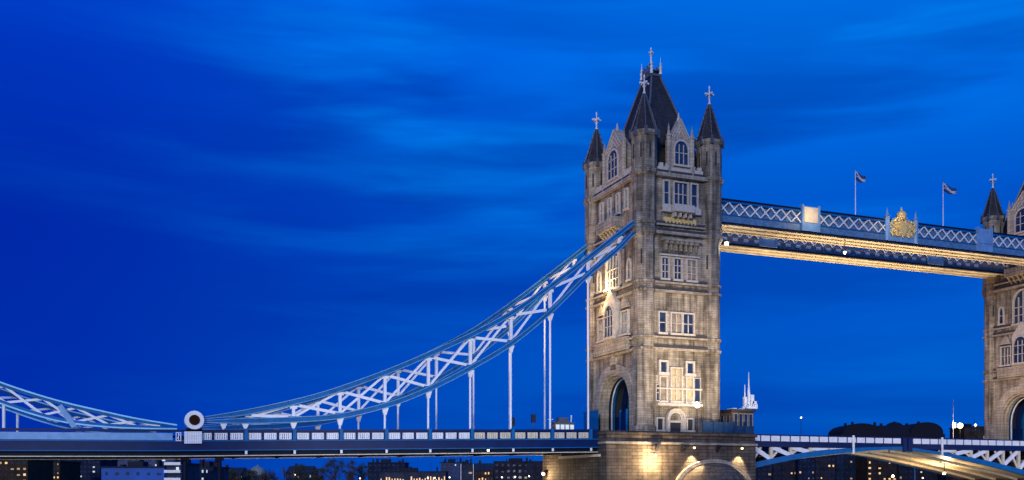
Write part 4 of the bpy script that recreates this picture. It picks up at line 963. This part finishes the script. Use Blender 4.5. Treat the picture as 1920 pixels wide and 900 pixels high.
# mast and lamps beside the right tower
a = bearing(1787,905,300)
T = thing('ship_mast',(a[0],a[1],-1.7),'tall thin white mast beside the bright quay lamp','mast')
b = MB(); b.tube((a[0],a[1],-1.7),(a[0],a[1],25.4),.16,.07); b.build('pole',m_white,T)
b = MB(); b.box(a[0]-.7,a[0]+.7,a[1]-.4,a[1]+.4,16.8,18.4); b.build('crosstree',m_white,T)
def street(px, py, d, label, r, e, mt, col, tall=True, grp='distant lamps on the quays'):
    p = bearing(px, py, d); T = thing('quay_lamp',(p[0],p[1],-1.7),label,'lamp',grp)
    b = MB(); b.tube((p[0],p[1],-1.7),(p[0],p[1],p[2]),.12,.08); b.build('post',m_black,T)
    b = MB(); b.ball(p,r,10,6); b.build('bulb',mt,T)
    if e: light('POINT','glow',(p[0]-FC*1.2,p[1]-FS*1.2,p[2]),e,col,T,size=r)
street(1800,798,300,'blazing golden quay lamp left of the right tower',.85,3000,m_lamp,WARM)
street(1829,797,330,'smaller white quay lamp nearest the right tower',.4,400,m_lampw,(1,.95,.85))
street(1502,783,330,'tiny white lamp above the left bascule leaf',.28,0,m_lampw,WARM)
street(1674,893,380,'orange-white lamp beneath the bridge centre',.55,1500,m_lamp,WARM)
for px, py, lb in ((454,894,'small lamp below the trees left of the pale dome'),(553,890,'small white lamp right of the pale dome'),(675,897,'small lamp at the foot of the tall dark trees'),(802,896,'white lamp below the right end of the lit row'),(815,896,'twin white lamp just right of its neighbour below the lit row'),(843,895,'lone white lamp left of the framed block'),(941,895,'small yellow lamp right of the small brown warehouse'),(966,894,'small pale lamp in front of the unlit warehouse'),(992,893,'last yellow lamp before the pier'),(1730,896,'tiny yellow lamp under the right leaf')):
    street(px,py,360,lb,.26,60,m_lampw,WARM)
T = thing('quay_pole',(*bearing(1715,905,360)[:2],-1.7),'thin grey pole under the right bascule leaf','pole')
p = bearing(1715,861,360); b = MB(); b.tube((p[0],p[1],-1.7),p,.18); b.build('shaft',m_ice,T); b = MB(); b.box(p[0]-.4,p[0]+.4,p[1]-.2,p[1]+.2,p[2],p[2]+.3); b.build('head',m_ice,T)

# ------------------------------------------------------------------ trees
def tree(px0, px1, pyt, d, label, m, bare=False):
    p = bearing((px0+px1)/2, pyt, d); H = p[2]+1.7; rw = (px1-px0)*d/1834/2
    T = thing('tree',(p[0],p[1],-1.7),label,'tree','trees on the upstream bank')
    rnd = random.Random(int(px0)); b = MB(); z0 = -1.7
    b.tube((p[0],p[1],z0),(p[0],p[1],z0+H*.55),.045*H*.7,.02*H,8)
    tips = []
    for i in range(14 if not bare else 22):
        a = rnd.uniform(0,2*pi); r = rw*rnd.uniform(.3,.85); zz = z0+H*rnd.uniform(.5,.92 if not bare else 1)
        q = (p[0]+r*cos(a),p[1]+r*sin(a),zz); b.tube((p[0],p[1],z0+H*rnd.uniform(.25,.55)),q,.014*H,.004*H,5); tips.append(q)
    b.build('trunk',m_bark,T)
    if bare: return
    b = MB(); cl = []
    for i in range(34):
        a = rnd.uniform(0,2*pi); u = rnd.uniform(-1,1); s = math.sqrt(1-u*u)*rnd.uniform(.5,.92)
        cl.append((p[0]+rw*s*cos(a),p[1]+rw*s*sin(a),z0+H*.62+H*.36*u*.95,rnd.uniform(.12,.26)*rw+.4))
    for c0,c1,c2,r in cl:
        for k in range(75):
            x,y,z = rnd.gauss(0,.5)*r,rnd.gauss(0,.5)*r,rnd.gauss(0,.45)*r; e = rnd.uniform(.12,.32)
            o = len(b.v); v1 = [rnd.uniform(-1,1)*e for _ in range(3)]; v2 = [rnd.uniform(-1,1)*e for _ in range(3)]
            q = (c0+x,c1+y,c2+z); b.v += [q, tuple(q[i]+v1[i] for i in range(3)), tuple(q[i]+v1[i]+v2[i] for i in range(3)), tuple(q[i]+v2[i] for i in range(3))]
            b.f.append((o,o+1,o+2,o+3))
    me = bpy.data.meshes.new('crown'); off = (p[0],p[1],z0); me.from_pydata([(x-off[0],y-off[1],z-off[2]) for x,y,z in b.v],[],b.f); me.materials.append(m)
    o = bpy.data.objects.new('crown',me); C.objects.link(o); o.parent = T
tree(418,446,882,340,'round dark tree just right of the second dark column',m_leaf)
tree(452,486,882,350,'round tree in front of the pale dome, left half',m_leaf)
tree(486,520,883,345,'low round tree in front of the pale dome, right half',m_leaf2)
tree(526,540,868,350,'bare slender tree with upright branches',m_bark,True)
tree(544,582,873,360,'spreading dark tree with lights behind it',m_leaf)
tree(584,614,877,350,'medium dark tree left of the tallest tree',m_leaf2)
tree(606,650,862,340,'tallest black tree of the row',m_leaf)
tree(644,672,864,365,'dark tree touching the right of the tallest one',m_leaf2)
tree(668,694,870,370,'last dark tree before the riverside block',m_leaf)
